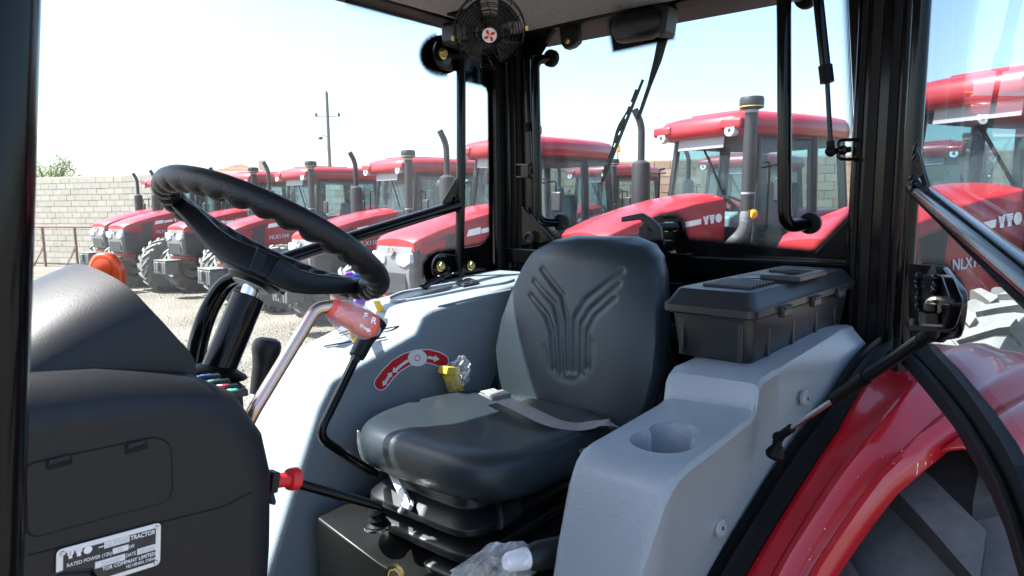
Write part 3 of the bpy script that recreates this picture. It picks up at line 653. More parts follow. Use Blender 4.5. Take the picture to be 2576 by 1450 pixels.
    obj('instrument_cowl', MB().prism([(1.80, -.28, 1.5), (1.82, -.28, 1.74), (2.0, -.28, 1.80), (2.1, -.28, 1.5)], (0, .56, 0)), 'light_grey', t, bevel=.03)
    # snorkel at the left A pillar, exhaust at the right
    sp_in = fillet([(1.42, -.52, 1.30), (1.44, -.62, 1.45), (1.58, -.70, 1.60), (1.60, -.70, 1.85)], .12, 14); hz = []
    for a_, b_ in zip(sp_in, sp_in[1:]): hz += [a_.lerp(b_, k / 3) for k in range(3)]
    sk = obj('air_intake', MB().tube(hz, [.060 + .006 * (k % 2) for k in range(len(hz))], 14), 'hose_grey', t)
    obj('intake_pipe', MB().tube([(1.60, -.70, 1.82), (1.62, -.70, 2.80)], .066, 16), 'stack', sk)
    obj('intake_collar', MB().lathe([(.07, 0), (.07, .03)], (1.62, -.70, 2.79), (0, 0, 1), 16), 'light_grey', sk)
    obj('intake_cap', MB().lathe([(.07, 0), (.115, .015), (.12, .03), (.12, .10), (.11, .125), (.03, .135)], (1.62, -.70, 2.82), (0, 0, 1), 24), 'stack', sk)
    obj('cap_band', MB().lathe([(.1212, 0), (.1212, .008)], (1.62, -.70, 2.845), (0, 0, 1), 24, False), 'yellow', sk)
    obj('intake_clip', MB().lathe([(.068, 0), (.068, .02)], (1.605, -.70, 1.98), (0, 0, 1), 16, False), 'light_grey', sk)
    ex = obj('exhaust', MB().tube([(1.52, .82, 1.25), (1.52, .82, 1.50)], .05, 12), 'stack', t)
    obj('muffler', MB().lathe([(.05, 0), (.105, .02), (.11, .05), (.11, .83), (.10, .87), (.05, .90)], (1.52, .82, 1.50), (0, 0, 1), 20), 'stack', ex)
    obj('tail_pipe', MB().tube(fillet([(1.52, .82, 2.38), (1.52, .82, 2.82), (1.44, .86, 3.0)], .16), .042, 12), 'stack', ex)
    for sd in (-1, 1):
        mr = obj('mirror_arm', MB().tube(fillet([(1.80, sd * .70, 2.25), (1.74, sd * .98, 2.27), (1.74, sd * .98, 2.12)], .04), .011, 6), pil, t)
        obj('mirror', MB().box((1.74, sd * .99, 2.02), (.05, .15, .24), None), 'dark_panel', mr, bevel=.02)
    for sd in (-1, 1):
        s1 = obj('step', MB().box((2.2, sd * .66, .62), (.34, .18, .03)), pil, t)
        for x in (2.06, 2.34): obj('step_hanger', MB().tube([(x, sd * .66, .62), (x, sd * .66, 1.1)], .015, 6), pil, s1)
    return t
def copy_tree(o, parent=None):
    c = o.copy(); col.objects.link(c); c.parent = parent
    if parent is not None: c.matrix_parent_inverse = o.matrix_parent_inverse.copy()
    for ch in o.children: copy_tree(ch, c)
    return c
proto = make_tractor('red_tractor')
GRP = 'red tractors parked in rows across the yard'
ROW = [((4.95, 1.32), -26, 'large red tractor seen through the open left door glass at right edge'),
       ((5.71, 3.75), -20, 'red tractor nearest in the rear window with tall dark air intake'),
       ((5.25, 6.02), -6, 'red tractor straddling the far rear pillar, its headlight beside the hinge'),
       ((6.31, 9.42), -8, 'red tractor right of the pole, third along from the rear pillar leftward'),
       ((6.8, 12.8), -3, 'red tractor below the utility pole, its hood behind the wheel rim'),
       ((7.2, 15.6), 2, 'red tractor with nose framed under the steering wheel left spoke'),
       ((6.8, 17.8), 5, 'red tractor second from the left end of the front row'),
       ((7.2, 19.95), 3, 'leftmost and farthest red tractor of the front row'),
       ((11.4, 8.55), -9, 'distant red tractor with amber beacon behind the rear wiper blade'),
       ((11.2, 5.3), -9, 'back row red tractor seen through the nearest cab glass'),
       ((10.5, 11.7), -6, 'back row red tractor seen between cabs left of the far rear pillar'),
       ((10.3, 14.6), -4, 'back row red tractor mostly hidden behind the cab below the pole'),
       ((11.6, 2.2), -9, 'back row red tractor at right, seen through the left door glass')]
allt = []
for i, ((x, y), yaw, lab) in enumerate(ROW):
    o = proto if i == 0 else copy_tree(proto)
    o.location = (x, y, gz(x + 1.5, y) - .01 + (.06 if i < 2 else 0)); o.rotation_euler = (0, 0, R(yaw)); o['label'] = lab; o['group'] = GRP; allt.append(o)
bt = allt[8]
bc = obj('beacon', MB().lathe([(.05, 0), (.055, .05), (.045, .06), (.045, .13), (.03, .16)], (2.0, -.5, 3.12), (0, 0, 1), 14), 'amber', None); bc.parent = bt
bp_ = obj('beacon_pole', MB().tube([(2.0, -.5, 2.82), (2.0, -.5, 3.12)], .01, 6), 'stack', None); bp_.parent = bt
# ================================================================== THE NEAR TRACTOR (seen into from its left door)
T = thing('orchard_tractor', 'near tractor with open left door, grey console cab and black seat', 'tractor', (1.0, .965, 0))
YC = .965
def pl(u, v, p0, n):
    r = px(u, v, d=1) - CO; n = V(n); t = (V(p0) - CO).dot(n) / r.dot(n); return CO + r * t
def xzprism(pts, y0, y1): return MB().prism([(x, y0, z) for x, z in pts], (0, y1 - y0, 0))
def lerp_list(tab, a):
    if a <= tab[0][0]: return tab[0][1]
    for (a0, v0), (a1, v1) in zip(tab, tab[1:]):
        if a <= a1: return v0 + (v1 - v0) * (a - a0) / (a1 - a0)
    return tab[-1][1]

# ---------------------------------------------------------------- body and cab frame
def rrect(x0, x1, y0, y1, z, r=.12, n=6): return rpoly([(x0, y0, z), (x1, y0, z), (x1, y1, z), (x0, y1, z)], r, n)
roof = obj('roof', MB().ring([rrect(.05, 2.05, .31, 1.565, 2.605), rrect(.04, 2.06, .30, 1.575, 2.63), rrect(.05, 2.05, .31, 1.565, 2.69), rrect(.12, 1.98, .38, 1.50, 2.74)]), 'red_paint', T, sharp=60)
def liner(a, b):
    x, y = 1.80 * a + .05, .38 + 1.13 * b
    ex = min(a, 1 - a, 1); ey = min(b, 1 - b); d = max(0, 1 - ex * 1.86 / .09) ** 2 + max(0, 1 - ey * 1.15 / .09) ** 2
    return (x, y, 2.534 + min(.03, .03 * d) + .004 * noise.noise(V((x * 3, y * 3, 1))))
hl2 = MB(); hl2.grid(liner, 60, 40); obj('headliner', hl2, 'headliner', T)
fr = MB(); fr.box((1.05, 1.530, 2.572), (2.0, .11, .062)); obj('roof_rail', fr, 'rubber', T, bevel=.012)
obj('roof_rail', MB().box((1.05, .360, 2.572), (2.0, .11, .062)), 'rubber', T, bevel=.012)
obj('roof_rail', MB().box((1.945, YC, 2.5735), (.23, 1.058, .061)), 'rubber', T, bevel=.012)
obj('roof_rail', MB().box((.10, YC, 2.5735), (.10, 1.058, .061)), 'rubber', T, bevel=.012)
# right rear pillar: seal, painted post with ribs
rp = obj('rear_pillar', MB().prism([(1.85, 1.525, 1.3), (1.88, 1.470, 1.3), (1.97, 1.470, 1.3), (1.97, 1.60, 1.3), (1.85, 1.60, 1.3)], (0, 0, 1.26)), 'pillar_trim', T, bevel=.008)
for (x, y, w) in ((1.855, 1.508, .012), (1.866, 1.490, .008)): obj('pillar_rib', MB().box((x, y, 1.93), (.012, w, 1.24), basis((1, .55, 0), (-.55, 1, 0))), 'black_paint', rp, bevel=.003)
obj('door_seal', MB().tube([(1.822, 1.528, 1.3), (1.822, 1.528, 2.55)], .021, 10), 'rubber', rp)
obj('window_frame_post', MB().box((1.905, 1.452, 1.93), (.05, .045, 1.24)), 'black_paint', rp, bevel=.006)
# left rear pillar
lp = obj('rear_pillar', MB().box((1.895, .358, 2.0), (.15, .118, 1.12)), 'black_paint', T, bevel=.012)
for y, w, mt in ((.398, .012, 'rubber'), (.372, .022, 'pillar_trim'), (.330, .020, 'rubber'), (.308, .010, 'pillar_trim')):
    obj('pillar_rib', MB().box((1.817, y, 2.0), (.012, w, 1.12)), mt, lp, bevel=.003)
# front pillars
obj('front_pillar', MB().tube([px(-10, -160, d=.27), px(-36, 700, d=.27), px(-66, 1620, d=.27)], .0155, 16), 'black_paint', T)
obj('front_pillar', MB().tube([(.06, 1.53, 2.58), (-.02, 1.55, 1.9), (-.10, 1.56, 1.0)], .028, 12), 'black_paint', T)
# rear cross members and lower panel
obj('rear_crossbar', MB().box((1.862, .953, 1.812), (.055, 1.155, .05)), 'black_paint', T, bevel=.004)
obj('rear_rail', MB().box((1.90, .953, 1.735), (.03, 1.13, .035)), 'black_paint', T, bevel=.004)
obj('rear_rail', MB().box((1.90, .953, 1.60), (.03, 1.13, .05)), 'pillar_trim', T, bevel=.004)
obj('rear_panel', MB().box((1.945, .953, 1.45), (.03, 1.2, .70)), 'black_paint', T, bevel=.004)
for c in (px(2172, 668, x=1.83),):
    wb = MB(); rr = random.Random(2)
    for k in range(16): wb.sphere(V((1.832, .383, 1.835 - k * .0045)) + V((0, rr.uniform(-.004, .004), 0)), rr.uniform(.004, .008), 8, 5)
    obj('weld_bead', wb, 'black_paint', T)
# floor and lower body
obj('cab_floor', MB().box((.95, YC, .99), (2.0, 1.2, .05)), 'rubber', T, bevel=.01)
obj('cab_firewall', MB().box((-.28, YC, 1.4), (.05, 1.0, .8)), 'black_paint', T)
hood = obj('hood', MB().ring([[(x, YC - w, 1.1), (x, YC - w, z - .12), (x, YC - w * .75, z), (x, YC + w * .75, z), (x, YC + w, z - .12), (x, YC + w, 1.1)] for x, w, z in ((-.34, .32, 1.66), (-1.0, .31, 1.60), (-1.7, .28, 1.48), (-1.85, .25, 1.36))]), 'red_paint', T, bevel=.02)
obj('chassis', MB().box((.2, YC, .72), (3.6, .4, .4)), 'stack', T, bevel=.03)
for (x, tm, rm, rad, tr) in ((-1.2, FT, FR_, .60, .72),):
    for sd in (-1, 1):
        w = obj('front_wheel', tm, 'tyre', T); w.matrix_parent_inverse = Matrix.Identity(4); w.location = V((x, YC + sd * tr, rad - .05)) - V((1.0, .965, 0))
        obj('rim', rm, 'rim_metal', w)

# ---------------------------------------------------------------- rear left wheel and fender
NT = tyre_mb(.80, .42, .42, 16, .055).mesh('rear_tyre', True, 25)
for y, sd in ((.08, -1), (1.85, 1)):
    w = obj('rear_wheel', NT, 'tyre_near', T); w.matrix_parent_inverse = Matrix.Identity(4); w.location = V((1.77, y, .75)) - V((1.0, .965, 0))
    if sd > 0: w.rotation_euler = (0, 0, math.pi)
    obj('rim', RR_, 'rim_metal', w)
FIN = [(30, .44), (45, .377), (55, .339), (65, .308), (84, .289), (120, .28)]
FOUT = [(30, .30), (47.7, .253), (53.3, .225), (59.1, .195), (68, .128), (80, .03), (95, -.06), (120, -.10)]
FSEAL = [(30, .475), (44, .432), (51, .405), (60, .376), (69, .346), (90, .335), (120, .33)]
def fpt(a, y, dr=0): return V((1.77 - (.97 + dr) * math.cos(R(a)), y, .68 + (.97 + dr) * math.sin(R(a))))
rings = []
for i in range(40):
    a = 30 + i * 2.25; yi, yo = lerp_list(FIN, a), lerp_list(FOUT, a); row = []
    for t, dr in ((0, -.03), (0, 0), (.10, .004), (.30, .006), (.36, .016), (.44, .018), (.52, .008), (.74, .002), (.78, .010), (.86, .010), (.92, 0), (.98, -.012), (1.0, -.03), (.97, -.032)):
        row.append(fpt(a, yi + (yo - yi) * t, dr))
    rings.append(row)
def scratched():
    m, t, o = nodes('fender_red'); b = N(t, 'ShaderNodeBsdfPrincipled'); b.inputs['Roughness'].default_value = 0.3; b.inputs['Coat Weight'].default_value = 0.4
    tc = N(t, 'ShaderNodeTexCoord'); mp = N(t, 'ShaderNodeMapping'); mp.inputs['Rotation'].default_value = (0, R(40), 0); mp.inputs['Scale'].default_value = (1, 1, .32); t.links.new(tc.outputs['Object'], mp.inputs[0])
    n = N(t, 'ShaderNodeTexNoise'); n.inputs['Scale'].default_value = 95; n.inputs['Detail'].default_value = 4; t.links.new(mp.outputs[0], n.inputs['Vector'])
    n2 = N(t, 'ShaderNodeTexNoise'); n2.inputs['Scale'].default_value = 5; n2.inputs['Detail'].default_value = 3; t.links.new(tc.outputs['Object'], n2.inputs['Vector'])
    a = N(t, 'ShaderNodeMath', operation='MULTIPLY_ADD'); a.inputs[1].default_value = 0.45; t.links.new(n2.outputs['Fac'], a.inputs[0]); t.links.new(n.outputs['Fac'], a.inputs[2])
    g = N(t, 'ShaderNodeMath', operation='GREATER_THAN'); g.inputs[1].default_value = 0.965; t.links.new(a.outputs[0], g.inputs[0])
    mx = N(t, 'ShaderNodeMix', data_type='RGBA'); mx.inputs['A'].default_value = (0.36, 0.004, 0.010, 1); mx.inputs['B'].default_value = (0.62, 0.62, 0.60, 1); t.links.new(g.outputs[0], mx.inputs['Factor'])
    t.links.new(mx.outputs['Result'], b.inputs['Base Color']); t.links.new(b.outputs[0], o.inputs[0]); return m
M['fender_red'] = scratched()
fen = obj('fender', MB().ring(rings, True, True), 'fender_red', T, sharp=50)
obj('fender', MB().ring([[V((p.x, 2 * YC - p.y, p.z)) for p in r_] for r_ in rings], True, True), 'red_paint', T, sharp=50)
sr = []
for i in range(36):
    a = 30 + i * 2.2; y0, y1 = lerp_list(FSEAL, a), lerp_list(FIN, a); row = []
    for t, dr in ((0, -.02), (0, .018), (.25, .022), (.30, .006), (.55, .002), (.60, .012), (1.0, .010), (1.0, -.02)): row.append(fpt(a, y0 + (y1 - y0) * t, dr))
    sr.append(row)
obj('fender_seal', MB().ring(sr, True, True), 'rubber', fen, sharp=50)
# outer flare at the top of the fender, tube shaped lip
fl_ = MB(); lip = []
for i in range(18):
    a = 66 + i * 3.2; yo = lerp_list(FOUT, a) + .01; row = []
    for k in range(10):
        q = math.pi * (.15 + 1.2 * k / 9); row.append(fpt(a, yo - .055 + .06 * math.cos(q), -.045 + .05 * math.sin(q)))
    lip.append(row)
fl_.ring(lip, False, False); flo = obj('fender_flare', fl_, 'red_paint', fen); sm = flo.modifiers.new('thick', 'SOLIDIFY'); sm.thickness = .006

# ---------------------------------------------------------------- right door (closed)
YD = 1.55
def D_(u, v, y=YD): return px(u, v, y=y)
door = obj('right_door', MB().prism([(.12, YD, 2.56), (1.80, YD, 2.56)] + [D_(u, v) for u, v in ((1236, 720), (1075, 722), (960, 800), (850, 900), (745, 1004), (680, 1114), (610, 1290), (560, 1480))] + [(.30, YD, 1.05), (.12, YD, 1.05)], (0, .005, 0)), 'glass_side', T, smooth=False)
DF = YD - .003
blk = MB()
blk.prism([D_(u, v, DF) for u, v in ((1145, 58), (1240, 62), (1240, 240), (1229, 236), (1224, 220), (1212, 212), (1172, 203), (1150, 192))], (0, .002, 0))
blk.prism([D_(u, v, DF) for u, v in ((1240, 560), (1240, 722), (1078, 722), (1066, 690), (1066, 665), (1078, 645), (1100, 634), (1150, 627), (1205, 618), (1222, 608), (1231, 592))], (0, .002, 0))
blk.prism([D_(1112 + 54 * math.cos(a * math.pi / 12), 138 + 50 * math.sin(a * math.pi / 12), DF) for a in range(24)], (0, -.001, 0))
blk.prism([D_(u, v, DF) for u, v in ((1228, 236), (1240, 240), (1240, 560), (1232, 592))], (0, .002, 0))
blk.prism([D_(860, -30, DF), D_(1150, 42, DF), D_(1146, 60, DF), D_(860, -8, DF)], (0, .002, 0))
obj('black_border', blk, 'frit_solid', door, smooth=False)
DOTP = [None]
def dots(path, w, side, plane, clear=None):
    pts = [plane(u, v) for u, v in path]; outs = []
    fine = []
    for a, b in zip(pts, pts[1:]):
        k = max(1, int((b - a).length / .03)); fine += [a.lerp(b, q / k) for q in range(k)]
    pts = fine + [pts[-1]]
    for i in range(len(pts)):
        t = (pts[min(i + 1, len(pts) - 1)] - pts[max(i - 1, 0)]).normalized(); outs.append(side.cross(t).normalized())
    if clear:
        m_ = len(pts) // 2
        if (plane(*clear) - pts[m_]).dot(outs[m_]) < 0: outs = [-o for o in outs]
    obj('dot_border', MB().strip(pts, outs, w), 'frit', DOTP[0], smooth=False)
dp = lambda u, v: D_(u, v, DF - .0006); DOTP[0] = door
dots([(868, -4), (1000, 30), (1146, 61)], .026, V((0, 1, 0)), dp)
dots([(1150, 191), (1172, 203), (1212, 212), (1224, 220), (1229, 236), (1231, 400), (1232, 592), (1222, 608), (1205, 617), (1150, 627), (1100, 634), (1078, 645), (1066, 665), (1066, 700)], .014, V((0, 1, 0)), dp)
dots([(1112 + 54 * math.cos(a), 138 + 50 * math.sin(a)) for a in [math.pi * (.42 + k * 1.0 / 16) for k in range(17)]][::-1], .014, V((0, -1, 0)), dp, (1000, 138))
dots([(760, 985), (745, 1002), (712, 1055), (680, 1112), (650, 1180)], .03, V((0, 1, 0)), dp, (600, 1000))
TY = 1.515
obj('door_post', MB().tube([D_(1160, 150, TY), D_(1160, 420, TY), D_(1155, 704, TY)], .0150, 14), 'black_paint', door)
dtb = obj('door_bar', MB().tube([D_(1152, 516, TY), D_(870, 603, TY), D_(690, 660, TY)], .0175, 14), 'black_paint', door)
obj('gusset', MB().prism([D_(1150, 448, TY), D_(1150, 512, TY), D_(1112, 512, TY)], (0, .006, 0)), 'black_paint', door, bevel=.002)
wl = MB(); rr = random.Random(4)
for k in range(14):
    a = k / 14 * 6.28; wl.sphere(D_(1150 + 4 * math.cos(a), 516 + 17 * math.sin(a), TY - .006), rr.uniform(.004, .007), 8, 5)
obj('weld_bead', wl, 'black_paint', dtb)
def capsule(c0, c1, r, off, n=10):
    c0, c1 = V(c0), V(c1); d = (c1 - c0).normalized(); nn = V(off).normalized(); e = nn.cross(d); P_ = []
    for k in range(n + 1): a = math.pi / 2 + math.pi * k / n; P_.append(c0 + (d * math.cos(a) + e * math.sin(a)) * r)
    for k in range(n + 1): a = -math.pi / 2 + math.pi * k / n; P_.append(c1 + (d * math.cos(a) + e * math.sin(a)) * r)
    return MB().prism(P_, off)
HY = 1.535
h1 = obj('hinge', capsule(D_(1112, 138, HY), D_(1175, 145, HY), .047, (0, -.012, 0)), 'black_paint', door, bevel=.004)
obj('hinge_disc', MB().lathe([(.04, 0), (.04, .006), (.03, .008)], D_(1112, 136, HY - .012), (0, -1, 0), 28), 'black_paint', h1)
hexbolt(D_(1113, 135, HY - .02), (0, -1, 0), .0115, h1)
h2 = obj('hinge', capsule(D_(1107, 672, HY), D_(1225, 688, HY), .044, (0, -.010, 0)), 'black_paint', door, bevel=.004)
obj('hinge_disc', MB().lathe([(.04, 0), (.04, .006), (.03, .008)], D_(1108, 672, HY - .010), (0, -1, 0), 28), 'black_paint', h2)
hexbolt(D_(1107, 670, HY - .018), (0, -1, 0), .0115, h2); hexbolt(D_(1183, 668, HY - .012), (0, -1, 0), .0115, h2)
sp_ = MB().tube([D_(1150, 685, HY - .04), D_(1112, 702, HY - .04)], .005, 8); sp_.sphere(D_(1108, 700, HY - .04), .013); sp_.tube([D_(1108, 700, HY - .01), D_(1108, 700, HY - .05)], .006, 8); sp_.tube([D_(1108, 702, HY - .04), D_(1062, 724, HY - .06)], .011, 10)
obj('strut_joint', sp_, 'black_paint', h2)

# ---------------------------------------------------------------- rear window
XG = 1.90
def G_(u, v, x=XG): return px(u, v, x=x)
rw_ = obj('rear_window', MB().prism([(XG, .405, 1.84), (XG, 1.455, 1.84), (XG, 1.455, 2.56), (XG, .425, 2.56)], (.005, 0, 0)), 'glass_rear', T, smooth=False)
XF = XG - .003; bb = MB()
bb.prism([G_(u, v, XF) for u, v in ((1326, 700), (1326, 528), (1340, 535), (1402, 604), (1560, 606), (1610, 604), (1630, 600), (1640, 570), (1648, 548), (1665, 540), (1700, 543), (1718, 556), (1724, 585), (1732, 602), (1880, 617), (2036, 632), (2052, 628), (2154, 522), (2158, 500), (2132, -40), (2190, -40), (2200, 700))], (.002, 0, 0))
bb.prism([G_(u, v, XF) for u, v in ((1318, 30), (1318, 250), (1330, 200), (1345, 150), (1366, 108), (1396, 62), (1400, 30))], (.002, 0, 0))
bb.prism([G_(u, v, XF) for u, v in ((1380, 30), (1400, 60), (1453, 57), (1531, 36), (1544, 127), (1692, 96), (1688, -30), (1500, -30))], (.002, 0, 0))
obj('black_border', bb, 'frit_solid', rw_, smooth=False)
DOTP[0] = rw_; gp_ = lambda u, v: G_(u, v, XF - .0006)
dots([(1326, 528), (1340, 535), (1402, 604), (1560, 606), (1610, 604), (1630, 600), (1640, 570), (1648, 548), (1665, 540), (1700, 543), (1718, 556), (1724, 585), (1732, 602), (1880, 617), (2036, 632), (2052, 628), (2154, 522), (2158, 500), (2147, 300), (2132, -40)], .020, V((1, 0, 0)), gp_, (1880, 400))
dots([(1453, 57), (1531, 36), (1544, 127), (1692, 96), (1688, -30)][::1], .016, V((-1, 0, 0)), gp_, (1620, 300))
dots([(1345, 150), (1366, 108), (1396, 62)], .016, V((-1, 0, 0)), gp_, (1450, 200))
def grab(pts, r, fr, parent, ends):
    o = obj('grab_bar', MB().tube(fillet(pts, fr, 8), r, 14), 'black_paint', parent)
    for e in ends: obj('grommet', MB().lathe([(.018, -.006), (.028, -.004), (.028, .012), (.020, .014)], V(e) + V((-.012, 0, 0)), (1, 0, 0), 20), 'rubber', o)
    return o
grab([G_(1388, 148), G_(1346, 150, 1.84), G_(1353, 560, 1.84), G_(1414, 560)], .0150, .055, rw_, (G_(1390, 148), G_(1415, 560)))
grab([G_(2030, -3), G_(1972, -30, 1.83), G_(1974, 572, 1.83), G_(2040, 562)], .0178, .062, rw_, (G_(2030, -4), G_(2040, 562)))
# gas struts of the window
XS = 1.80
def strut(a, b, c, d_, ball, parent):
    s_ = obj('gas_strut', MB().tube([a, b], .0125, 14), 'black_paint', parent)
    obj('strut_sleeve', MB().tube([b, c], .0165, 14), 'rubber', s_)
    obj('strut_rod', MB().tube([c, d_], .0058, 10), 'black_paint', s_)
    e = MB().tube([d_, ball], .0095, 10); e.sphere(ball, .0135); obj('strut_end', e, 'rubber', s_); return s_
sg = strut(px(2052, -60, x=XS), px(2076, 165, x=XS), px(2081, 208, x=XS), px(2089, 355, x=XS), px(2090, 381, x=XS), rw_)
bk = MB().tube(fillet([px(2162, 352, x=XS), px(2108, 352, x=XS), px(2108, 401, x=XS), px(2162, 401, x=XS)], .012), .0042, 8); bk.tube([px(2095, 381, x=XS), px(2140, 376, x=XS)], .007, 10); bk.sphere(px(2120, 378, x=XS), .012)
obj('strut_bracket', bk, 'black_paint', sg)
sg2 = strut(px(1326, 150, x=1.86), px(1330, 310, x=1.86), px(1331, 330, x=1.86), px(1335, 410, x=1.86), px(1336, 430, x=1.86), rw_)
bk = MB().tube(fillet([px(1300, 415, x=1.84), px(1334, 415, x=1.84), px(1334, 446, x=1.84), px(1300, 446, x=1.84)], .01), .0042, 8); bk.box(px(1326, 430, x=1.85), (.03, .03, .04)); obj('strut_bracket', bk, 'black_paint', sg2)
# wiper motor, wiper, latch block
wm = MB().tube([px(1556, 72, x=1.80), px(1566, 70, x=1.80), px(1640, 58, x=1.81), px(1655, 55, x=1.82)], [.040, .044, .044, .036], 22); wmo = obj('wiper_motor', wm, 'hub_plastic', rw_)
obj('motor_cap', MB().tube([px(1549, 73, x=1.80), px(1557, 72, x=1.80)], [.026, .034], 20), 'dark_panel', wmo)
obj('motor_gearbox', MB().box(px(1668, 52, x=1.84), (.08, .055, .085), Matrix.Rotation(R(8), 3, 'X')), 'hub_plastic', wmo, bevel=.012)
wi = MB().tube([G_(1668, 96, 1.935), G_(1655, 150, 1.935), G_(1634, 215, 1.94), G_(1605, 300, 1.945)], [.016, .013, .007, .006], 8); wio = obj('wiper_arm', wi, 'rubber', rw_)
A_, B_ = G_(1616, 200, 1.94), G_(1513, 456, 1.94); dd = (B_ - A_).normalized(); ee = V((1, 0, 0)).cross(dd)
bl = MB().prism([A_ - ee * .003, B_ - ee * .006, B_ + ee * .003, A_ + ee * .003], (.008, 0, 0)); obj('wiper_blade', bl, 'rubber', wio)
br = MB()
for t0, t1 in ((.10, .22), (.26, .34), (.38, .50), (.54, .62), (.66, .80), (.84, .93)): br.prism([A_.lerp(B_, t0) + ee * .003, A_.lerp(B_, t1) + ee * .003, A_.lerp(B_, t1) + ee * .010, A_.lerp(B_, t0) + ee * .011], (.006, 0, 0))
br.prism([A_.lerp(B_, .30) + ee * .010, A_.lerp(B_, .70) + ee * .010, A_.lerp(B_, .52) + ee * .020, A_.lerp(B_, .45) + ee * .020], (.006, 0, 0)); obj('blade_bracket', br, 'rubber', wio)
lb = obj('window_hinge', MB().prism([px(u, v, x=1.86) for u, v in ((1403, 52), (1450, 46), (1453, 104), (1438, 118), (1420, 124), (1411, 112))], (.03, 0, 0)), 'hub_plastic', rw_, bevel=.004)
hexbolt(px(1424, 57, x=1.858), (-1, 0, 0), .006, lb); hexbolt(px(1428, 104, x=1.858), (-1, 0, 0), .006, lb)
obj('corner_brace', MB().prism([px(u, v, x=1.85) for u, v in ((1380, 62), (1400, 60), (1352, 140), (1334, 142))], (.02, 0, 0)), 'black_paint', T, bevel=.002)
# latch handle of the rear window, behind the seat
lt = MB().prism([px(u, v, x=1.74) for u, v in ((1562, 546), (1612, 536), (1632, 548), (1648, 560), (1660, 575), (1662, 604), (1640, 604), (1640, 582), (1624, 566), (1608, 553), (1562, 559))], (.02, 0, 0)); lo = obj('window_latch', lt, 'hub_plastic', rw_, bevel=.003)
lm = MB().tube([px(1620, 573, x=1.76), px(1700, 570, x=1.86)], .012, 14); lm.box(px(1624, 592, x=1.77), (.03, .026, .05)); obj('latch_pivot', lm, 'hub_plastic', lo)
obj('latch_ring', MB().tube([px(1676, 571, x=1.84), px(1690, 570, x=1.86)], .0145, 16), 'chrome', lo)
obj('latch_plate', capsule(px(1660, 572, x=1.885), px(1694, 572, x=1.885), .034, (-.006, 0, 0)), 'black_paint', lo, bevel=.002)
hexbolt(px(1698, 571, x=1.878), (-1, 0, 0), .009, lo)
lk = MB().box(px(1655, 618, x=1.80), (.06, .07, .035)); lk.box(px(1690, 640, x=1.83), (.04, .12, .012)); obj('latch_keeper', lk, 'black_paint', lo, bevel=.003)
hexbolt(px(1694, 636, x=1.82), (0, 0, 1), .006, lo)
obj('corner_plug', MB().lathe([(.022, 0), (.022, .004), (.014, .006), (.012, .002)], px(1331, 598, x=1.84), (-1, 0, 0), 20), 'rubber', T)
obj('corner_gusset', MB().prism([px(u, v, x=1.855) for u, v in ((1312, 520), (1322, 530), (1392, 604), (1312, 618))], (.012, 0, 0)), 'black_paint', T, bevel=.002)
obj('corner_gusset', MB().prism([px(u, v, x=1.875) for u, v in ((2050, 636), (2162, 524), (2190, 524), (2190, 660), (2050, 650))], (.012, 0, 0)), 'black_paint', T, bevel=.002)

# ---------------------------------------------------------------- left door, standing ajar
H0 = V((1.57, .234, 0)); DD = V((-.968, -.25, 0)).normalized(); DN = V((DD.y, -DD.x, 0))      # along the door, normal towards the cab
def L_(u, v, off=0): return pl(u, v, H0 + DN * off, DN)
if DN.y < 0: DN = -DN
e1 = L_(2318, 400); zt = 2.56
curve = [(2286, 880), (2330, 905), (2370, 960), (2405, 1010), (2440, 1060), (2478, 1110), (2515, 1180), (2548, 1270), (2576, 1370), (2600, 1500)]
fr_x = H0 + DD * 1.08
gl_ = [V((e1.x, e1.y, zt)) + DD * -.09, V((e1.x, e1.y, 1.70)) + DD * -.09] + [L_(u, v) for u, v in curve[1:]] + [V((fr_x.x, fr_x.y, 1.1)), V((fr_x.x, fr_x.y, zt))]
ld = obj('left_door', MB().prism(gl_, -DN * .005), 'glass_door', T, smooth=False)
# black seal along the curved lower edge
inn = [(2232, 880), (2290, 938), (2345, 1005), (2400, 1076), (2446, 1156), (2490, 1240), (2528, 1330), (2563, 1450), (2580, 1540)]
outb = [(2330, 866), (2393, 936), (2430, 982), (2464, 1028), (2514, 1103), (2550, 1170), (2578, 1245), (2610, 1350), (2640, 1450)]
sb = MB()
for i in range(len(inn) - 1):
    sb.prism([L_(*inn[i], .012), L_(*inn[i + 1], .012), L_(*outb[i + 1], .012), L_(*outb[i], .012)], -DN * .012)
bmm = sb.mesh('lower_seal'); b_ = bmesh.new(); b_.from_mesh(bmm); bmesh.ops.remove_doubles(b_, verts=b_.verts, dist=.0004); b_.to_mesh(bmm); b_.free()
obj('lower_seal', bmm, 'rubber', ld)
def off_curve(k): return [((a[0] * (1 - k) + b[0] * k), (a[1] * (1 - k) + b[1] * k)) for a, b in zip(inn, outb)]
obj('seal_bead', MB().tube([L_(u, v, .016) for u, v in off_curve(.42)], .0045, 8), 'rubber', ld)
DOTP[0] = ld; dots(outb, .02, DN, lambda u, v: L_(u, v, .004), (2570, 1000)); dots([(2318, 668), (2380, 672), (2400, 690), (2420, 720), (2432, 770)], .014, -DN, lambda u, v: L_(u, v, .004), (2480, 640))
pt_ = L_(2301, 300, .018); ptb = L_(2316, 850, .018)
obj('door_post', MB().tube([V((pt_.x, pt_.y, 2.56)), V((pt_.x, pt_.y, 1.66))], .0160, 16), 'black_paint', ld)
dbar = obj('door_bar', MB().tube([L_(2302, 470, .02), L_(2440, 586, .02), L_(2600, 722, .02), L_(2800, 890, .02)], .0158, 20), 'black_paint', ld)
obj('gusset', MB().prism([L_(2300, 358, .02), L_(2318, 380, .02), L_(2342, 470, .02), L_(2330, 474, .02), L_(2304, 400, .02)], DN * .004), 'black_paint', ld, bevel=.001)
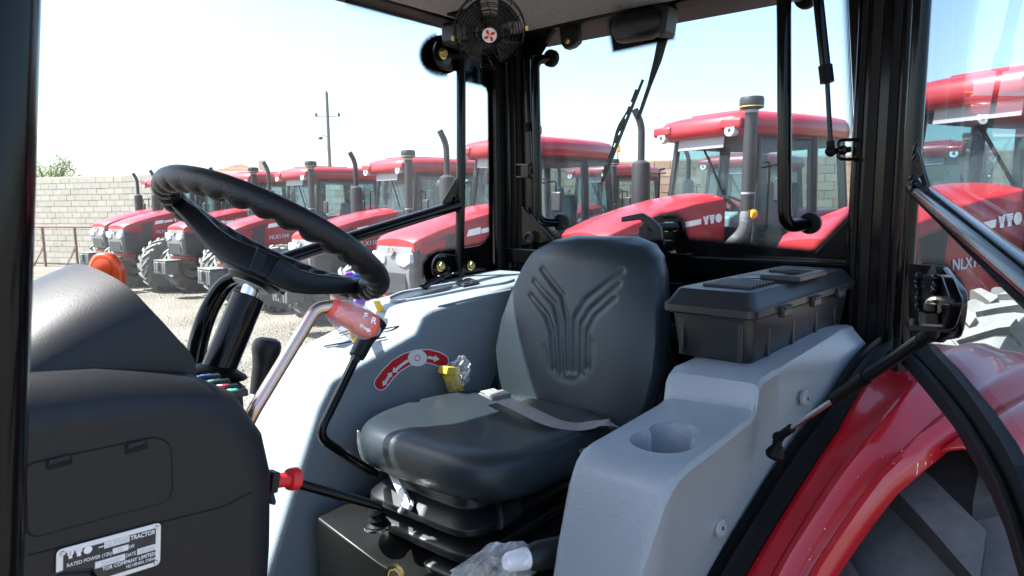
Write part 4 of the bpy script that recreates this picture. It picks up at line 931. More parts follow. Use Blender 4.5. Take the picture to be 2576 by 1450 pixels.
wl = MB(); rr = random.Random(9)
for k in range(12): wl.sphere(L_(2295 + rr.uniform(-5, 5), 446 + k * 3, .034), rr.uniform(.003, .005), 8, 5)
obj('weld_bead', wl, 'black_paint', dbar); wl = MB()
for k in range(10): wl.sphere(L_(2304 + rr.uniform(-5, 5), 358 + k * 5, .034), rr.uniform(.0025, .0045), 8, 5)
obj('weld_bead', wl, 'black_paint', dbar)
hb_ = obj('hinge', MB().prism(rpoly([L_(2308, 690, .03), L_(2400, 692, .03), L_(2428, 760, .03), L_(2405, 830, .03), L_(2312, 832, .03)], .02), DN * .012), 'black_paint', ld, bevel=.003)
obj('hinge_rubber', MB().lathe([(.050, 0), (.054, .004), (.054, .02), (.048, .024)], L_(2385, 765, .004), DN, 32), 'rubber', hb_)
obj('hinge_backing', MB().prism(rpoly([L_(2296, 664, .008), L_(2385, 668, .008), L_(2440, 740, .008), L_(2425, 850, .008), L_(2300, 870, .008)], .03), DN * .008), 'frit_solid', hb_, bevel=.002)
hexbolt(L_(2352, 770, .042), (DD * .9 + DN * .6), .0075, hb_).data.materials[0] = M['chrome']; obj('hinge_washer', MB().lathe([(.011, 0), (.011, .002)], L_(2352, 770, .041), (DD * .9 + DN * .6), 20), 'zinc_bolt', hb_)
hn = MB().box(L_(2330, 818, .05), (.05, .04, .006), basis(DD, DN)); hn.lathe([(.012, 0), (.012, .012), (.006, .014), (.006, .022)], L_(2340, 812, .05), (0, 0, 1), 6); obj('strut_plate', hn, 'black_paint', hb_)
wl = MB()
for k in range(14): wl.sphere(L_(2310 + rr.uniform(-3, 3), 690 + k * 7, .044), rr.uniform(.003, .005), 8, 5)
obj('weld_bead', wl, 'black_paint', hb_); wl = MB()
for k in range(8): wl.sphere(L_(2352 + rr.uniform(-4, 4), 700 + k * 5, .046), rr.uniform(.003, .005), 8, 5)
obj('weld_bead', wl, 'black_paint', hb_)
# door gas strut
a_ = px(1958, 1100, y=.352); e_ = L_(2342, 838, .045)
def bt_(t): return a_.lerp(e_, t)
gs = obj('door_strut', MB().tube([bt_(.50), bt_(.955)], .0080, 16), 'black_paint', T)
obj('strut_sleeve', MB().tube([bt_(.455), bt_(.66)], .0092, 16), 'rubber', gs)
obj('strut_rod', MB().tube([bt_(.10), bt_(.47)], .0042, 12), 'chrome', gs)
se = MB().tube([bt_(.015), bt_(.12)], .0072, 12); se.sphere(a_, .0098); se.tube([a_, a_ - V((0, -.004, .03))], .008, 12); obj('strut_end', se, 'rubber', gs)
se = MB().tube([bt_(.95), bt_(1.0)], .0075, 12); se.sphere(e_, .009); obj('strut_end', se, 'rubber', gs)
obj('strut_foot', MB().lathe([(.014, 0), (.016, .006), (.013, .014), (.008, .022)], a_ - V((0, -.006, .036)), (0, -.3, 1), 20), 'rubber', gs)
bx_ = pl(2240, 893, a_, (a_ - CO).cross(V((0, 0, 1))).normalized()) if False else None
# ---------------------------------------------------------------- right console with levers
RC = [(.60, 1.02), (.70, 1.18), (.80, 1.40), (.868, 1.55), (.905, 1.605), (1.165, 1.672), (1.190, 1.714), (1.225, 1.723), (1.62, 1.760), (1.80, 1.765), (1.80, 1.02)]
rc = obj('right_console', xzprism(RC, 1.255, 1.53), 'grey_plastic', T, bevel=.015, bseg=4)
PN = V((.073, 0, -.26)); PN = V((-.073, 0, .26)).normalized(); PP = V((1.0, 1.3, 1.6317 + .0008))
def onp(u, v, lift=.001): return pl(u, v, PP + PN * lift, PN)
for (a, b, w) in (((819, 871), (896, 858), 7), ((856, 839), (879, 832), 5), ((949, 806), (1033, 793), 6), ((962, 829), (1001, 821), 6), ((947, 853), (968, 849), 6)):
    A, B = onp(*a), onp(*b); obj('lever_slot', capsule(A, B, .0045, PN * .0012, 6), 'void', rc)
for (u, v) in ((850, 852), (1003, 780), (940, 815), (905, 838)):
    A = onp(u - 9, v + 3); B = onp(u + 9, v - 2); ring_ = MB().tube([A.lerp(B, .5) + (A - B).normalized() * .012 * math.cos(a) + PN.cross((A - B).normalized()) * .006 * math.sin(a) + PN * .0005 for a in [k * math.pi / 8 for k in range(17)]], .0007, 4, False); obj('slot_mark', ring_, 'ink_dark', rc)
# tray recess and switch panel on the raised rear part
ZT = lambda x: 1.722 + (x - 1.235) * (.038 / .385)
def ontop(u, v, lift=0): return pl(u, v, V((1.40, 1.4, ZT(1.40) + lift)), V((-.0987, 0, 1)))
tray = [ontop(u, v, .003) for u, v in ((985, 757), (1040, 742), (1120, 728), (1128, 724), (1120, 716), (1085, 720), (1000, 738), (975, 748))]
lip_ = MB().tube(fillet([ontop(u, v, .004) for u, v in ((1150, 712), (1010, 736), (972, 752), (990, 762), (1075, 748), (1190, 724), (1270, 712), (1292, 704))], .03), .0055, 8); obj('tray_lip', lip_, 'grey_plastic', rc)
obj('tray_floor', MB().prism([ontop(u, v, .001) for u, v in ((988, 756), (1065, 744), (1130, 730), (1140, 716), (1010, 738), (978, 750))], (0, 0, .0015)), 'dark_panel', rc)
sw_ = [ontop(u, v, .004) for u, v in ((1142, 712), (1184, 704), (1207, 712), (1166, 722))]
swo = obj('switch_panel', MB().prism(sw_, (0, 0, .006)), 'dark_panel', rc, bevel=.0015)
for k in range(2):
    q = [sw_[0].lerp(sw_[1], .08 + .46 * k), sw_[0].lerp(sw_[1], .46 + .46 * k), sw_[3].lerp(sw_[2], .46 + .46 * k), sw_[3].lerp(sw_[2], .08 + .46 * k)]; c = sum(q, V()) / 4
    obj('switch', MB().prism([c + (p - c) * .85 + V((0, 0, .006)) for p in q], (0, 0, .003)), 'toolbox', swo, bevel=.001)
obj('console_ridge', MB().tube(fillet([ontop(u, v, .002) for u, v in ((1100, 772), (1200, 748), (1285, 730))], .02), .004, 8), 'grey_plastic', rc)
# decal on the inner wall
YW = 1.2535
def onw(u, v, y=YW): return px(u, v, y=y)
arc = [(958, 965), (975, 942), (997, 920), (1022, 905), (1050, 897), (1078, 896), (1100, 902), (1112, 908)]
def ribbon(path, w, y, th, r_end=True):
    L, Rr = [], []
    for i, (u, v) in enumerate(path):
        a = path[max(i - 1, 0)]; b = path[min(i + 1, len(path) - 1)]; t = V((b[0] - a[0], b[1] - a[1])).normalized(); n = V((-t.y, t.x)); L.append((u + n.x * w, v + n.y * w)); Rr.append((u - n.x * w, v - n.y * w))
    def cap(c, t, n):
        return [(c[0] + (n.x * math.cos(q) + t.x * math.sin(q)) * w, c[1] + (n.y * math.cos(q) + t.y * math.sin(q)) * w) for q in [math.pi * k / 6 for k in range(1, 6)]]
    t1 = V((path[-1][0] - path[-2][0], path[-1][1] - path[-2][1])).normalized(); t0 = V((path[0][0] - path[1][0], path[0][1] - path[1][1])).normalized()
    poly = L + (cap(path[-1], t1, V((-t1.y, t1.x))) if r_end else []) + Rr[::-1] + (cap(path[0], t0, V((-t0.y, t0.x))) if r_end else [])
    return MB().prism([onw(u, v, y) for u, v in poly], (0, -th, 0))
dc = obj('direction_decal', ribbon(arc, 18, YW, .0006), 'ink_white', rc, smooth=False)
obj('decal_field', ribbon(arc, 15.5, YW - .0007, .0004), 'ink_red', dc, smooth=False)
obj('decal_disc', MB().prism([onw(1050 + 24 * math.cos(k * math.pi / 12), 901 + 21 * math.sin(k * math.pi / 12), YW - .0012) for k in range(24)], (0, -.0004, 0)), 'ink_white', dc, smooth=False)
ar = MB()
def arrow(path, w, hw, hl):
    ar_ = ribbon(path, w, YW - .0012, .0004, False); ar.add(ar_.v, ar_.f, True)
    (u0, v0), (u1, v1) = path[-2], path[-1]; t = V((u1 - u0, v1 - v0)).normalized(); n = V((-t.y, t.x))
    ar.prism([onw(u1 + t.x * hl, v1 + t.y * hl, YW - .0012), onw(u1 + n.x * hw, v1 + n.y * hw, YW - .0012), onw(u1 - n.x * hw, v1 - n.y * hw, YW - .0012)], (0, -.0004, 0))
arrow([(1076, 899), (1092, 902)], 3.5, 9, 14); arrow([(1026, 907), (1008, 920), (996, 930)], 3.5, 9, 12); arrow([(975, 953), (980, 945)], 3.5, 8, 10); arrow([(976, 952), (969, 962)], 3.5, 8, 11)
obj('decal_arrow', ar, 'ink_white', dc, smooth=False)
obj('decal_ring', MB().tube([onw(1050 + 7 * math.cos(k * math.pi / 10), 901 + 7 * math.sin(k * math.pi / 10), YW - .0017) for k in range(21)], .0010, 5, False), 'ink_red', dc)
# levers standing in the slots
yl = obj('lever', MB().prism([onp(888, 862), onp(903, 858), onp(903, 858) + (px(945, 700, d=1) - CO) * 0 + V((-.012, .01, .06)), onp(888, 862) + V((-.012, .01, .06))], (0, .003, 0)), 'yellow', rc)
b0, b1 = onp(958, 801), onp(976, 798); yl2 = obj('lever', MB().prism([b0, b1, px(955, 756, y=b1.y), px(940, 758, y=b0.y)], (0, .003, 0)), 'yellow', rc)
kn = MB().tube([px(866, 758, y=1.38), px(848, 742, y=1.36), px(828, 726, y=1.34)], [.013, .012, .010], 12); kn.sphere(px(826, 724, y=1.34), .0105); obj('lever_knob', kn, 'knob_brown', yl)
obj('lever_knob', MB().box(px(905, 756, y=1.42), (.034, .016, .028), Matrix.Rotation(R(20), 3, 'Y')), 'purple', yl2, bevel=.006)
obj('lever_knob', MB().box(px(876, 692, y=1.45), (.028, .015, .016)), 'purple', yl2, bevel=.006); obj('lever_knob', MB().box(px(900, 697, y=1.46), (.035, .02, .02)), 'blue', yl2, bevel=.005)
obj('lever_stem', MB().tube([px(905, 770, y=1.42), onp(930, 815)], .006, 8), 'yellow', yl2)
# yellow knob in a bag beside the seat
yk = MB().tube([px(1150, 992, y=1.215), px(1142, 962, y=1.215), px(1132, 940, y=1.215), px(1128, 926, y=1.215)], [.020, .022, .021, .013], 16); yk.box(px(1130, 932, y=1.21), (.05, .035, .022), Matrix.Rotation(R(14), 3, 'Y')); obj('position_knob', yk, 'yellow', rc, bevel=.004)
def crumple(c, axes, seed, n=14, m=9, amp=.25, name='plastic_bag', mat='film', label='', tip=None):
    n, m = (30, 22) if amp < .15 else (18, 13); rings = []; sh_ = V((seed * 3.7, seed * 1.3, seed * 2.1))
    for j in range(m + 1):
        t = j / m; w = math.sin(math.pi * min(.975, max(.04, t))) ** .55; row = []
        for k in range(n):
            a = 2 * math.pi * k / n; d = V((math.cos(a), math.sin(a), 2 * t - 1))
            q = 1 + amp * 1.5 * (abs(noise.noise(d * 1.9 + sh_)) * 1.6 - .35) + amp * .5 * noise.noise(d * 5.5 + sh_)
            row.append(V(c) + axes[0] * math.cos(a) * w * q + axes[1] * math.sin(a) * w * q + axes[2] * (2 * t - 1) * (1 + amp * .6 * noise.noise(d * 2.3 - sh_)))
        rings.append(row)
    o = obj(name, MB().ring(rings, True, True), mat, None, smooth=amp < .15, sharp=70); tag(o, label, 'bag'); return o
kc = px(1145, 942, y=1.205)
crumple(kc + rt0 * .006, (rt0 * .032, V((fw.x, fw.y, 0)) * .022, V((0, 0, 1)) * .048 + rt0 * .012), 3, amp=.34, label='clear plastic bag over the yellow knob beside the seat')

# ---------------------------------------------------------------- left console with cup holder
LP = [(.76, 1.02), (.770, 1.40), (.845, 1.585), (.885, 1.622), (1.125, 1.632), (1.150, 1.688), (1.24, 1.690), (1.26, 1.655), (1.84, 1.655), (1.84, 1.02)]
# outline in plan: cross sections in y change along x, so build as a loft of sections
def lsec(x, zt, yi, yo, zr):
    # yi inner edge, yo outer top edge, zr ridge height at outer edge
    a = math.degrees(math.acos(max(-1, min(1, (1.77 - x) / .97)))); ys = lerp_list(FSEAL, max(30, a)) + .004
    zs = min(.68 + math.sqrt(max(.0, .97 ** 2 - (1.77 - x) ** 2)) if abs(1.77 - x) < .97 else 1.05, zt - .03)
    return [(x, yi + .02, 1.02), (x, yi, zt - .10), (x, yi, zt - .022), (x, yi - .006, zt - .006), (x, yi - .022, zt), (x, yo + .014, zr), (x, yo + .005, zr - .003), (x, yo, zr - .011), (x, ys + (yo - ys) * .35, zs + (zr - zs) * .35), (x, ys, zs), (x, ys + .01, 1.02)]
lcb = MB()
# front wall as its own sloping shell, then the shelf loft
secs = [(.752, 1.25, .560, .470, 1.25), (.775, 1.42, .562, .438, 1.42), (.800, 1.50, .564, .420, 1.50), (.832, 1.588, .565, .404, 1.588), (.844, 1.608, .565, .399, 1.607), (.862, 1.620, .565, .396, 1.619), (.89, 1.624, .565, .394, 1.624), (1.0, 1.627, .565, .392, 1.628), (1.120, 1.631, .565, .390, 1.634), (1.140, 1.635, .565, .390, 1.640), (1.148, 1.645, .565, .390, 1.650), (1.156, 1.680, .565, .390, 1.682), (1.180, 1.690, .565, .390, 1.691), (1.235, 1.690, .565, .390, 1.692), (1.26, 1.690, .565, .386, 1.693), (1.45, 1.690, .600, .378, 1.700), (1.65, 1.690, .600, .372, 1.706), (1.74, 1.688, .600, .37, 1.70), (1.80, 1.66, .600, .37, 1.66), (1.815, 1.60, .56, .38, 1.60)]
lcb.ring([lsec(*s) for s in secs], True, True)
lco = obj('left_console', lcb, 'grey_plastic', T, sharp=34)
# cup holder: real well cut into the shelf
cc = px(1668, 1108, z=1.626)
cut = MB(); cut.lathe([(.046, .05), (.046, -.004), (.043, -.010), (.040, -.06), (.037, -.066)], V((cc.x, cc.y, 1.628)), (0, 0, 1), 40)
for a in (38, 218):
    d_ = V((math.cos(R(a)), math.sin(R(a)), 0)) * .040
    cut.lathe([(.026, .05), (.026, -.004), (.023, -.01), (.021, -.035)], V((cc.x, cc.y, 1.628)) + d_, (0, 0, 1), 24)
cto = obj('cup_cutter', cut, 'grey_plastic', None)
try:
    rem = []
    # union of the overlapping wells before cutting: cut one after another
    cutters = []
    for prof, dv, sg_ in [([(.0515, .05), (.0515, -.003), (.048, -.010), (.044, -.080), (.040, -.088)], V(), 48)] + [([(.040, .05), (.040, -.003), (.037, -.01), (.034, -.075)], V((.052, .006, 0)), 40)]:
        c1 = obj('cup_cutter', MB().lathe(prof, V((cc.x, cc.y, 1.628)) + dv, (0, 0, 1), sg_), 'grey_plastic', None); cutters.append(c1)
        bo = lco.modifiers.new('cup', 'BOOLEAN'); bo.operation = 'DIFFERENCE'; bo.object = c1; bo.solver = 'EXACT'
    dg = bpy.context.evaluated_depsgraph_get(); dg.update(); nm = bpy.data.meshes.new_from_object(lco.evaluated_get(dg))
    lco.modifiers.clear(); lco.data = nm; nm.polygons.foreach_set('use_smooth', [True] * len(nm.polygons)); nm.set_sharp_from_angle(angle=R(30))
    for c1 in cutters: bpy.data.objects.remove(c1)
except Exception as ex: print('cup cut failed', ex)
bpy.data.objects.remove(cto)
rim_ = MB().lathe([(.0505, .000), (.048, .0035), (.0455, .0005)], V((cc.x, cc.y, 1.6285)), (0, 0, 1), 40, False)
# screws on the outer face
for (u, v) in ((2026, 1003), (1812, 1328)):
    best = None
    for y in [.36 + .004 * k for k in range(30)]:
        p = px(u, v, y=y); best = p if best is None else best
    p = px(u, v, y=.364 if u > 1900 else .415)
    sc_ = obj('screw', MB().lathe([(.015, -.004), (.0155, .002), (.013, .0045), (.006, .005)], p, (-.15, -1, .15), 24), 'grey_plastic', lco)
    nrm = V((-.15, -1, .15)).normalized(); ub = nrm.orthogonal().normalized(); vb = nrm.cross(ub)
    cx = MB(); cx.box(p + nrm * .0052, (.008, .0018, .0012), basis(ub, vb)); cx.box(p + nrm * .0054, (.0018, .008, .0012), basis(ub, vb)); obj('screw_slot', cx, 'ink_dark', sc_)

# ---------------------------------------------------------------- seat
seat = obj('seat_pan', MB().box((1.15, .965, 1.422), (.34, .30, .02)), 'black_paint', T, bevel=.008)
def superell(t, a, b, e):
    c, s = math.cos(t), math.sin(t); return (a * abs(c) ** (2 / e) * (1 if c > 0 else -1), b * abs(s) ** (2 / e) * (1 if s > 0 else -1))
def cushion():
    m = MB(); rings = []; n = 72
    cx, cy = 1.122, .980
    # bottom to top rings: (scale, z)
    for s, z in ((.84, 1.436), (.93, 1.438), (.972, 1.446), (.993, 1.458), (1.0, 1.472), (.994, 1.486), (.978, 1.498), (.952, 1.507), (.915, 1.5135), (.87, 1.517), (.81, 1.5185), (.73, 1.518), (.62, 1.515), (.48, 1.511), (.32, 1.508), (.16, 1.507), (.02, 1.507)):
        r_ = []
        for k in range(n):
            x, y = superell(2 * math.pi * k / n, .250, .240, 3.6)
            X = cx + x * s; Y = cy + y * s; Z = z
            Z += .012 * max(0, (cx - X) / .245) * (1 if z > 1.45 else .2)            # raised nose
            Z -= .016 * max(0, (X - cx) / .245)
            if z > 1.5:
                g_ = math.exp(-((abs(Y - cy) - .155) / .018) ** 2) * (.0022 if X > .97 else .0); Z -= g_
                Z += .008 * max(0, (abs(Y - cy) - .165) / .05) * max(0, min(1, (X - .95) / .2))
            # gathers at the near front corner underside
            if z < 1.46 and X < .98 and Y < .86: Z += .006 * math.sin(Y * 260 + X * 120); 
            r_.append((X, Y, Z))
        rings.append(r_)
    m.ring(rings, True, True); return m
cu_ = obj('seat_cushion', cushion(), 'vinyl', seat, sharp=80)
def seg_d(p, a, b):
    ab = b - a; t = max(0, min(1, (p - a).dot(ab) / ab.length_squared)); return (p - a - ab * t).length
# backrest: s across (+ = tractor right), h up; grooves in the shape of a Y
BW, BHT = .235, .46
ZB = 1.440
def half_w(h):
    return lerp_list([(0, .175), (.04, .205), (.10, .226), (.16, .235), (.24, .232), (.32, .215), (.38, .198), (.42, .178), (.447, .14), (.46, .09)], h)
GP0 = V((1.345, .945, ZB)); GN = V((1, 0, -.26)).normalized()
def g2(u, v): p = pl(u, v, GP0, GN); return V((p.y - .945, p.z - ZB))
GROOVES = [[g2(u, v) for u, v in q] for q in (
    ((1366, 676), (1424, 742), (1436, 800), (1437, 930)), ((1347, 706), (1405, 764), (1418, 815), (1421, 935)), ((1341, 742), (1385, 790), (1399, 830), (1404, 925)),
    ((1566, 684), (1482, 754), (1456, 800), (1453, 930)), ((1560, 716), (1492, 780), (1472, 815), (1469, 935)), ((1552, 750), (1505, 795), (1488, 832), (1485, 922)))]
UG = [g2(u, v) for u, v in ((1380, 870), (1390, 920), (1415, 948), (1450, 954), (1480, 940), (1496, 905), (1500, 860))]
def back_pt(s, h):
    """front surface: lean, side curve, dish, grooves"""
    w = half_w(h); q = s / max(w, .01)
    x = 1.345 + h * .26 - .02 * math.sin(math.pi * min(1, h / .46)) - .0 
    x += .030 * abs(q) ** 3.2 * .9 + .035 * max(0, (h - .40) / .06) ** 2 - .030 * (abs(q) ** 2) * (1 - min(1, h / .46)) * .6
    d = 0
    p = V((s, h))
    for gpl in GROOVES:
        m_ = min(seg_d(p, a, b) for a, b in zip(gpl, gpl[1:])); d += .0062 * math.exp(-(m_ / .0068) ** 2)
    u_ = min(seg_d(p, a, b) for a, b in zip(UG, UG[1:])); d += .0022 * math.exp(-(u_ / .008) ** 2)
    return x + d
bm_ = MB(); NU, NV = 96, 110; front = []
hs = [BHT * (j / NV) for j in range(NV + 1)]
def bfn(a, b):
    h = BHT * b; w = half_w(h); s = (2 * a - 1) * w; return (back_pt(s, h), .945 + s, ZB + h)
bm_.grid(bfn, NU, NV)
# shell behind: rim ring to the back
rim_pts = [bfn(0, j / NV) for j in range(NV + 1)] + [bfn(i / NU, 1) for i in range(1, NU + 1)] + [bfn(1, 1 - j / NV) for j in range(1, NV + 1)] + [bfn(1 - i / NU, 0) for i in range(1, NU)]
cpt = V((0, .945, ZB + .21))
def back_ring(k, dx): 
    out = []
    for p in rim_pts: out.append((p[0] + dx, .945 + (p[1] - .945) * k, ZB + .21 + (p[2] - ZB - .21) * k))
    return out
bm_.ring([[tuple(p) for p in rim_pts], back_ring(1.02, .018), back_ring(1.025, .045), back_ring(1.0, .075), back_ring(.90, .10), back_ring(.5, .115)], True, False); 
bo_ = bm_.mesh('backrest', True, 80); b_ = bmesh.new(); b_.from_mesh(bo_); bmesh.ops.remove_doubles(b_, verts=b_.verts, dist=.0003); bmesh.ops.holes_fill(b_, edges=b_.edges, sides=800); bmesh.ops.recalc_face_normals(b_, faces=b_.faces); b_.to_mesh(bo_); b_.free()
bo_.polygons.foreach_set('use_smooth', [True] * len(bo_.polygons))
bk_ = obj('backrest', bo_, 'vinyl', seat)
obj('back_shell', MB().prism(rpoly([(1.45, .73, 1.47), (1.45, 1.16, 1.47), (1.53, 1.13, 1.86), (1.53, .76, 1.86)], .05), (.04, 0, 0)), 'hub_plastic', seat, bevel=.015)
obj('recliner', MB().prism(rpoly([(1.30, .745, 1.43), (1.46, .735, 1.40), (1.53, .735, 1.60), (1.48, .735, 1.66), (1.42, .735, 1.50)], .03), (0, -.02, 0)), 'hub_plastic', seat, bevel=.006)
obj('recliner', MB().prism(rpoly([(1.30, 1.185, 1.43), (1.46, 1.185, 1.40), (1.50, 1.185, 1.60), (1.46, 1.185, 1.62), (1.40, 1.185, 1.50)], .03), (0, .02, 0)), 'hub_plastic', seat, bevel=.006)
obj('side_knob', MB().tube([px(1462, 1148, d=1.22), px(1478, 1142, d=1.22)], .012, 16), 'hub_plastic', seat, bevel=.002)
# lap belt lying over the cushion
bpath = [px(1222, 985, z=1.535), px(1262, 1003, z=1.530), px(1320, 1030, z=1.527), px(1390, 1062, z=1.524), px(1450, 1073, z=1.522), px(1500, 1066, z=1.528), px(1535, 1062, z=1.535), px(1560, 1085, z=1.51), px(1572, 1110, z=1.47)]
def cat(pts, n):
    out = []
    for i in range(len(pts) - 1):
        p0, p1, p2, p3 = pts[max(i - 1, 0)], pts[i], pts[i + 1], pts[min(i + 2, len(pts) - 1)]
        for k in range(n):
            t = k / n; out.append(.5 * ((2 * p1) + (p2 - p0) * t + (2 * p0 - 5 * p1 + 4 * p2 - p3) * t * t + (3 * p1 - p0 - 3 * p2 + p3) * t ** 3))
    return out + [pts[-1]]
cp_ = cat(bpath, 5); bl_ = []
for i, p in enumerate(cp_):
    t = (cp_[min(i + 1, len(cp_) - 1)] - cp_[max(i - 1, 0)]).normalized(); sdv = V((0, 0, 1)).cross(t).normalized(); nn = t.cross(sdv)
    w = .0235; bl_.append([p - sdv * w, p - sdv * w * .3 + nn * .0012, p + sdv * w * .3 + nn * .0008, p + sdv * w, p + sdv * w - nn * .0015, p - sdv * w - nn * .0015])
belt = obj('lap_belt', MB().ring(bl_, True, True), 'strap', seat, sharp=60)
bc_ = cp_[4]; t = (cp_[7] - cp_[2]).normalized(); sdv = V((0, 0, 1)).cross(t).normalized()
obj('belt_adjuster', MB().box(bc_ + V((0, 0, .004)), (.035, .056, .012), basis(t, sdv)), 'strap', belt, bevel=.003)
lb_ = MB().box(cp_[2] + V((0, 0, .005)), (.032, .040, .0012), basis(t, sdv)); obj('belt_label', lb_, 'light_grey', belt)
tx = [text_mesh(s, .0065, cp_[2] + V((0, 0, .0058)) + sdv * o_ - t * .014, t, sdv, .0001) for s, o_ in (('LOCK RELEASE', .006), ('3000 DaN', -.006))]
obj('label_print', join([tx[0]], 'label_print'), 'ink_dark', belt); bpy.data.meshes.remove(tx[1])
# suspension: turret, bellows, base
def rr_ring(cx, cy, hx, hy, z, r=.06): return rpoly([(cx - hx, cy - hy, z), (cx + hx, cy - hy, z), (cx + hx, cy + hy, z), (cx - hx, cy + hy, z)], r, 5)
bel = [(.150, .165, 1.415), (.175, .185, 1.41), (.182, .19, 1.385), (.196, .205, 1.372), (.208, .215, 1.360), (.208, .215, 1.340), (.190, .198, 1.330), (.180, .188, 1.322), (.182, .19, 1.314), (.206, .214, 1.300), (.206, .214, 1.280), (.184, .19, 1.268), (.178, .185, 1.260), (.182, .19, 1.252), (.204, .212, 1.238), (.204, .212, 1.218), (.180, .188, 1.205), (.18, .188, 1.195), (.202, .21, 1.18), (.202, .21, 1.16), (.18, .19, 1.15), (.18, .19, 1.05), (.19, .2, 1.015)]
bel = [(.150, .165, 1.415), (.172, .18, 1.412), (.178, .186, 1.392), (.192, .202, 1.382), (.210, .218, 1.368), (.210, .218, 1.356), (.206, .214, 1.352), (.176, .182, 1.343), (.176, .182, 1.332), (.206, .214, 1.322), (.210, .218, 1.318), (.210, .218, 1.304), (.206, .214, 1.300), (.174, .18, 1.290), (.174, .18, 1.280), (.206, .214, 1.270), (.210, .218, 1.266), (.210, .218, 1.252), (.206, .214, 1.248), (.174, .18, 1.238), (.174, .18, 1.228), (.206, .214, 1.218), (.21, .218, 1.2), (.174, .18, 1.19), (.18, .19, 1.05), (.19, .2, 1.015)]
bo2 = obj('suspension_bellows', MB().ring([rr_ring(1.112, .982, hx, hy, z, .06) for hx, hy, z in [(a_ * 1.085, b_ * .74, c_ + .012) for a_, b_, c_ in bel]]), 'bellows', seat, bevel=.002, sharp=28)
tu = MB().prism(rpoly([(.955, .80, 1.365), (.955, 1.13, 1.365), (.985, 1.10, 1.415), (.985, .83, 1.415)], .02), (.06, 0, 0)); obj('turret_cover', tu, 'bellows', bo2, bevel=.012)
# white adjuster handles under the cushion front
hnd = MB(); A, B, Cc = px(985, 1188, x=.915), px(1008, 1235, x=.885), px(1022, 1272, x=.875)
for k in (-1, -.33, .33, 1): hnd.tube([A + V((0, .009 * k, 0)), B + V((0, .009 * k, 0)), Cc + V((0, .008 * k, 0))], .0032, 8)
hnd.prism([A + V((.004, -.012, 0)), A + V((.004, .012, 0)), Cc + V((.004, .012, 0)), Cc + V((.004, -.012, 0))], (.004, 0, 0)); hnd.tube([Cc + V((0, -.012, 0)), Cc + V((0, .012, 0))], .006, 10)
wh = obj('weight_adjuster', hnd, 'white', seat)
obj('adjuster_pin', MB().tube([px(1006, 1288, x=.88), px(1036, 1262, x=.89)], .006, 12), 'light_grey', wh)
obj('slide_lever', MB().tube([px(945, 1178, x=.91), px(978, 1170, x=.93)], [.008, .0075], 12), 'white', seat)
# steel box beside the seat foot, parking lever gaiter
sbx = obj('side_box', MB().prism([(.81, 1.20, 1.335), (.95, 1.20, 1.34), (.95, 1.0, 1.33), (.95, .86, 1.28), (.86, .86, 1.235), (.81, 1.0, 1.30)], (0, 0, -.30)), 'steel_box', T, bevel=.006)
hexbolt(px(995, 1440, d=1.12), (-.8, -.5, .1), .010, sbx)
gt = MB().lathe([(.022, 0), (.024, .006), (.016, .012), (.020, .018), (.014, .026), (.018, .032), (.012, .042)], px(950, 1322, z=1.342), (-.1, 0, 1), 24); obj('lever_gaiter', gt, 'rubber', T)
obj('gaiter_ring', MB().lathe([(.028, 0), (.028, .004), (.025, .005)], px(950, 1326, z=1.341), (0, 0, 1), 24), 'chrome', T)

# toolbox behind, on the left shelf
tb = thing('toolbox', 'black plastic toolbox with carry handle on the shelf behind seat', 'toolbox', (1.525, .50, 1.691))
ta = R(-3.0); tR = Matrix.Rotation(ta, 3, 'Z'); tO = V((1.525, .500, 0))
def tl(x, y, z): return tO + tR @ V((x, y, 0)) + V((0, 0, z))
def tring(hx, hy, z, r=.02): return rpoly([tl(-hx, -hy, z), tl(hx, -hy, z), tl(hx, hy, z), tl(-hx, hy, z)], r, 4)
LX, LY = .305, .092
obj('box_body', MB().ring([tring(LX - .03, LY - .018, 1.692), tring(LX - .028, LY - .016, 1.697), tring(LX - .014, LY - .008, 1.780), tring(LX - .014, LY - .008, 1.786)]), 'toolbox', tb, sharp=40)
for x in (-.2, -.07, .07, .2):
    obj('body_rib', MB().box(tl(x, -LY + .014, 1.738), (.012, .006, .085), tR), 'toolbox', tb, bevel=.002)
for y in (-.06, .06): obj('body_rib', MB().box(tl(-LX + .019, y, 1.738), (.006, .010, .085), tR), 'toolbox', tb, bevel=.002)
lid = obj('box_lid', MB().ring([tring(LX, LY, 1.780), tring(LX + .003, LY + .003, 1.784), tring(LX + .003, LY + .003, 1.797), tring(LX - .004, LY - .004, 1.803), tring(LX - .020, LY - .014, 1.824), tring(LX - .024, LY - .018, 1.827)]), 'toolbox', tb, sharp=30)
ZL = 1.827
for g0, nb in ((-.165, 8), (.165, 7)):
    for k in range(nb):
        x = g0 + (k - nb / 2) * .0155; obj('lid_rib', MB().box(tl(x, -.004 + .0, ZL + .003), (.0065, .100, .006), tR), 'toolbox', lid, bevel=.001)
hr_ = MB()
for (x0, x1, y0, y1) in ((-.085, .085, -.094, -.072), (-.085, -.062, -.074, -.01), (.062, .085, -.074, -.01)): hr_.prism([tl(x0, y0, ZL + .002), tl(x1, y0, ZL + .002), tl(x1, y1, ZL + .002), tl(x0, y1, ZL + .002)], (0, 0, .012))
obj('carry_handle', hr_, 'toolbox', tb, bevel=.003)
obj('handle_well', MB().prism([tl(-.062, -.072, ZL + .0012), tl(.062, -.072, ZL + .0012), tl(.062, -.01, ZL + .0012), tl(-.062, -.01, ZL + .0012)], (0, 0, .0008)), 'void', lid)
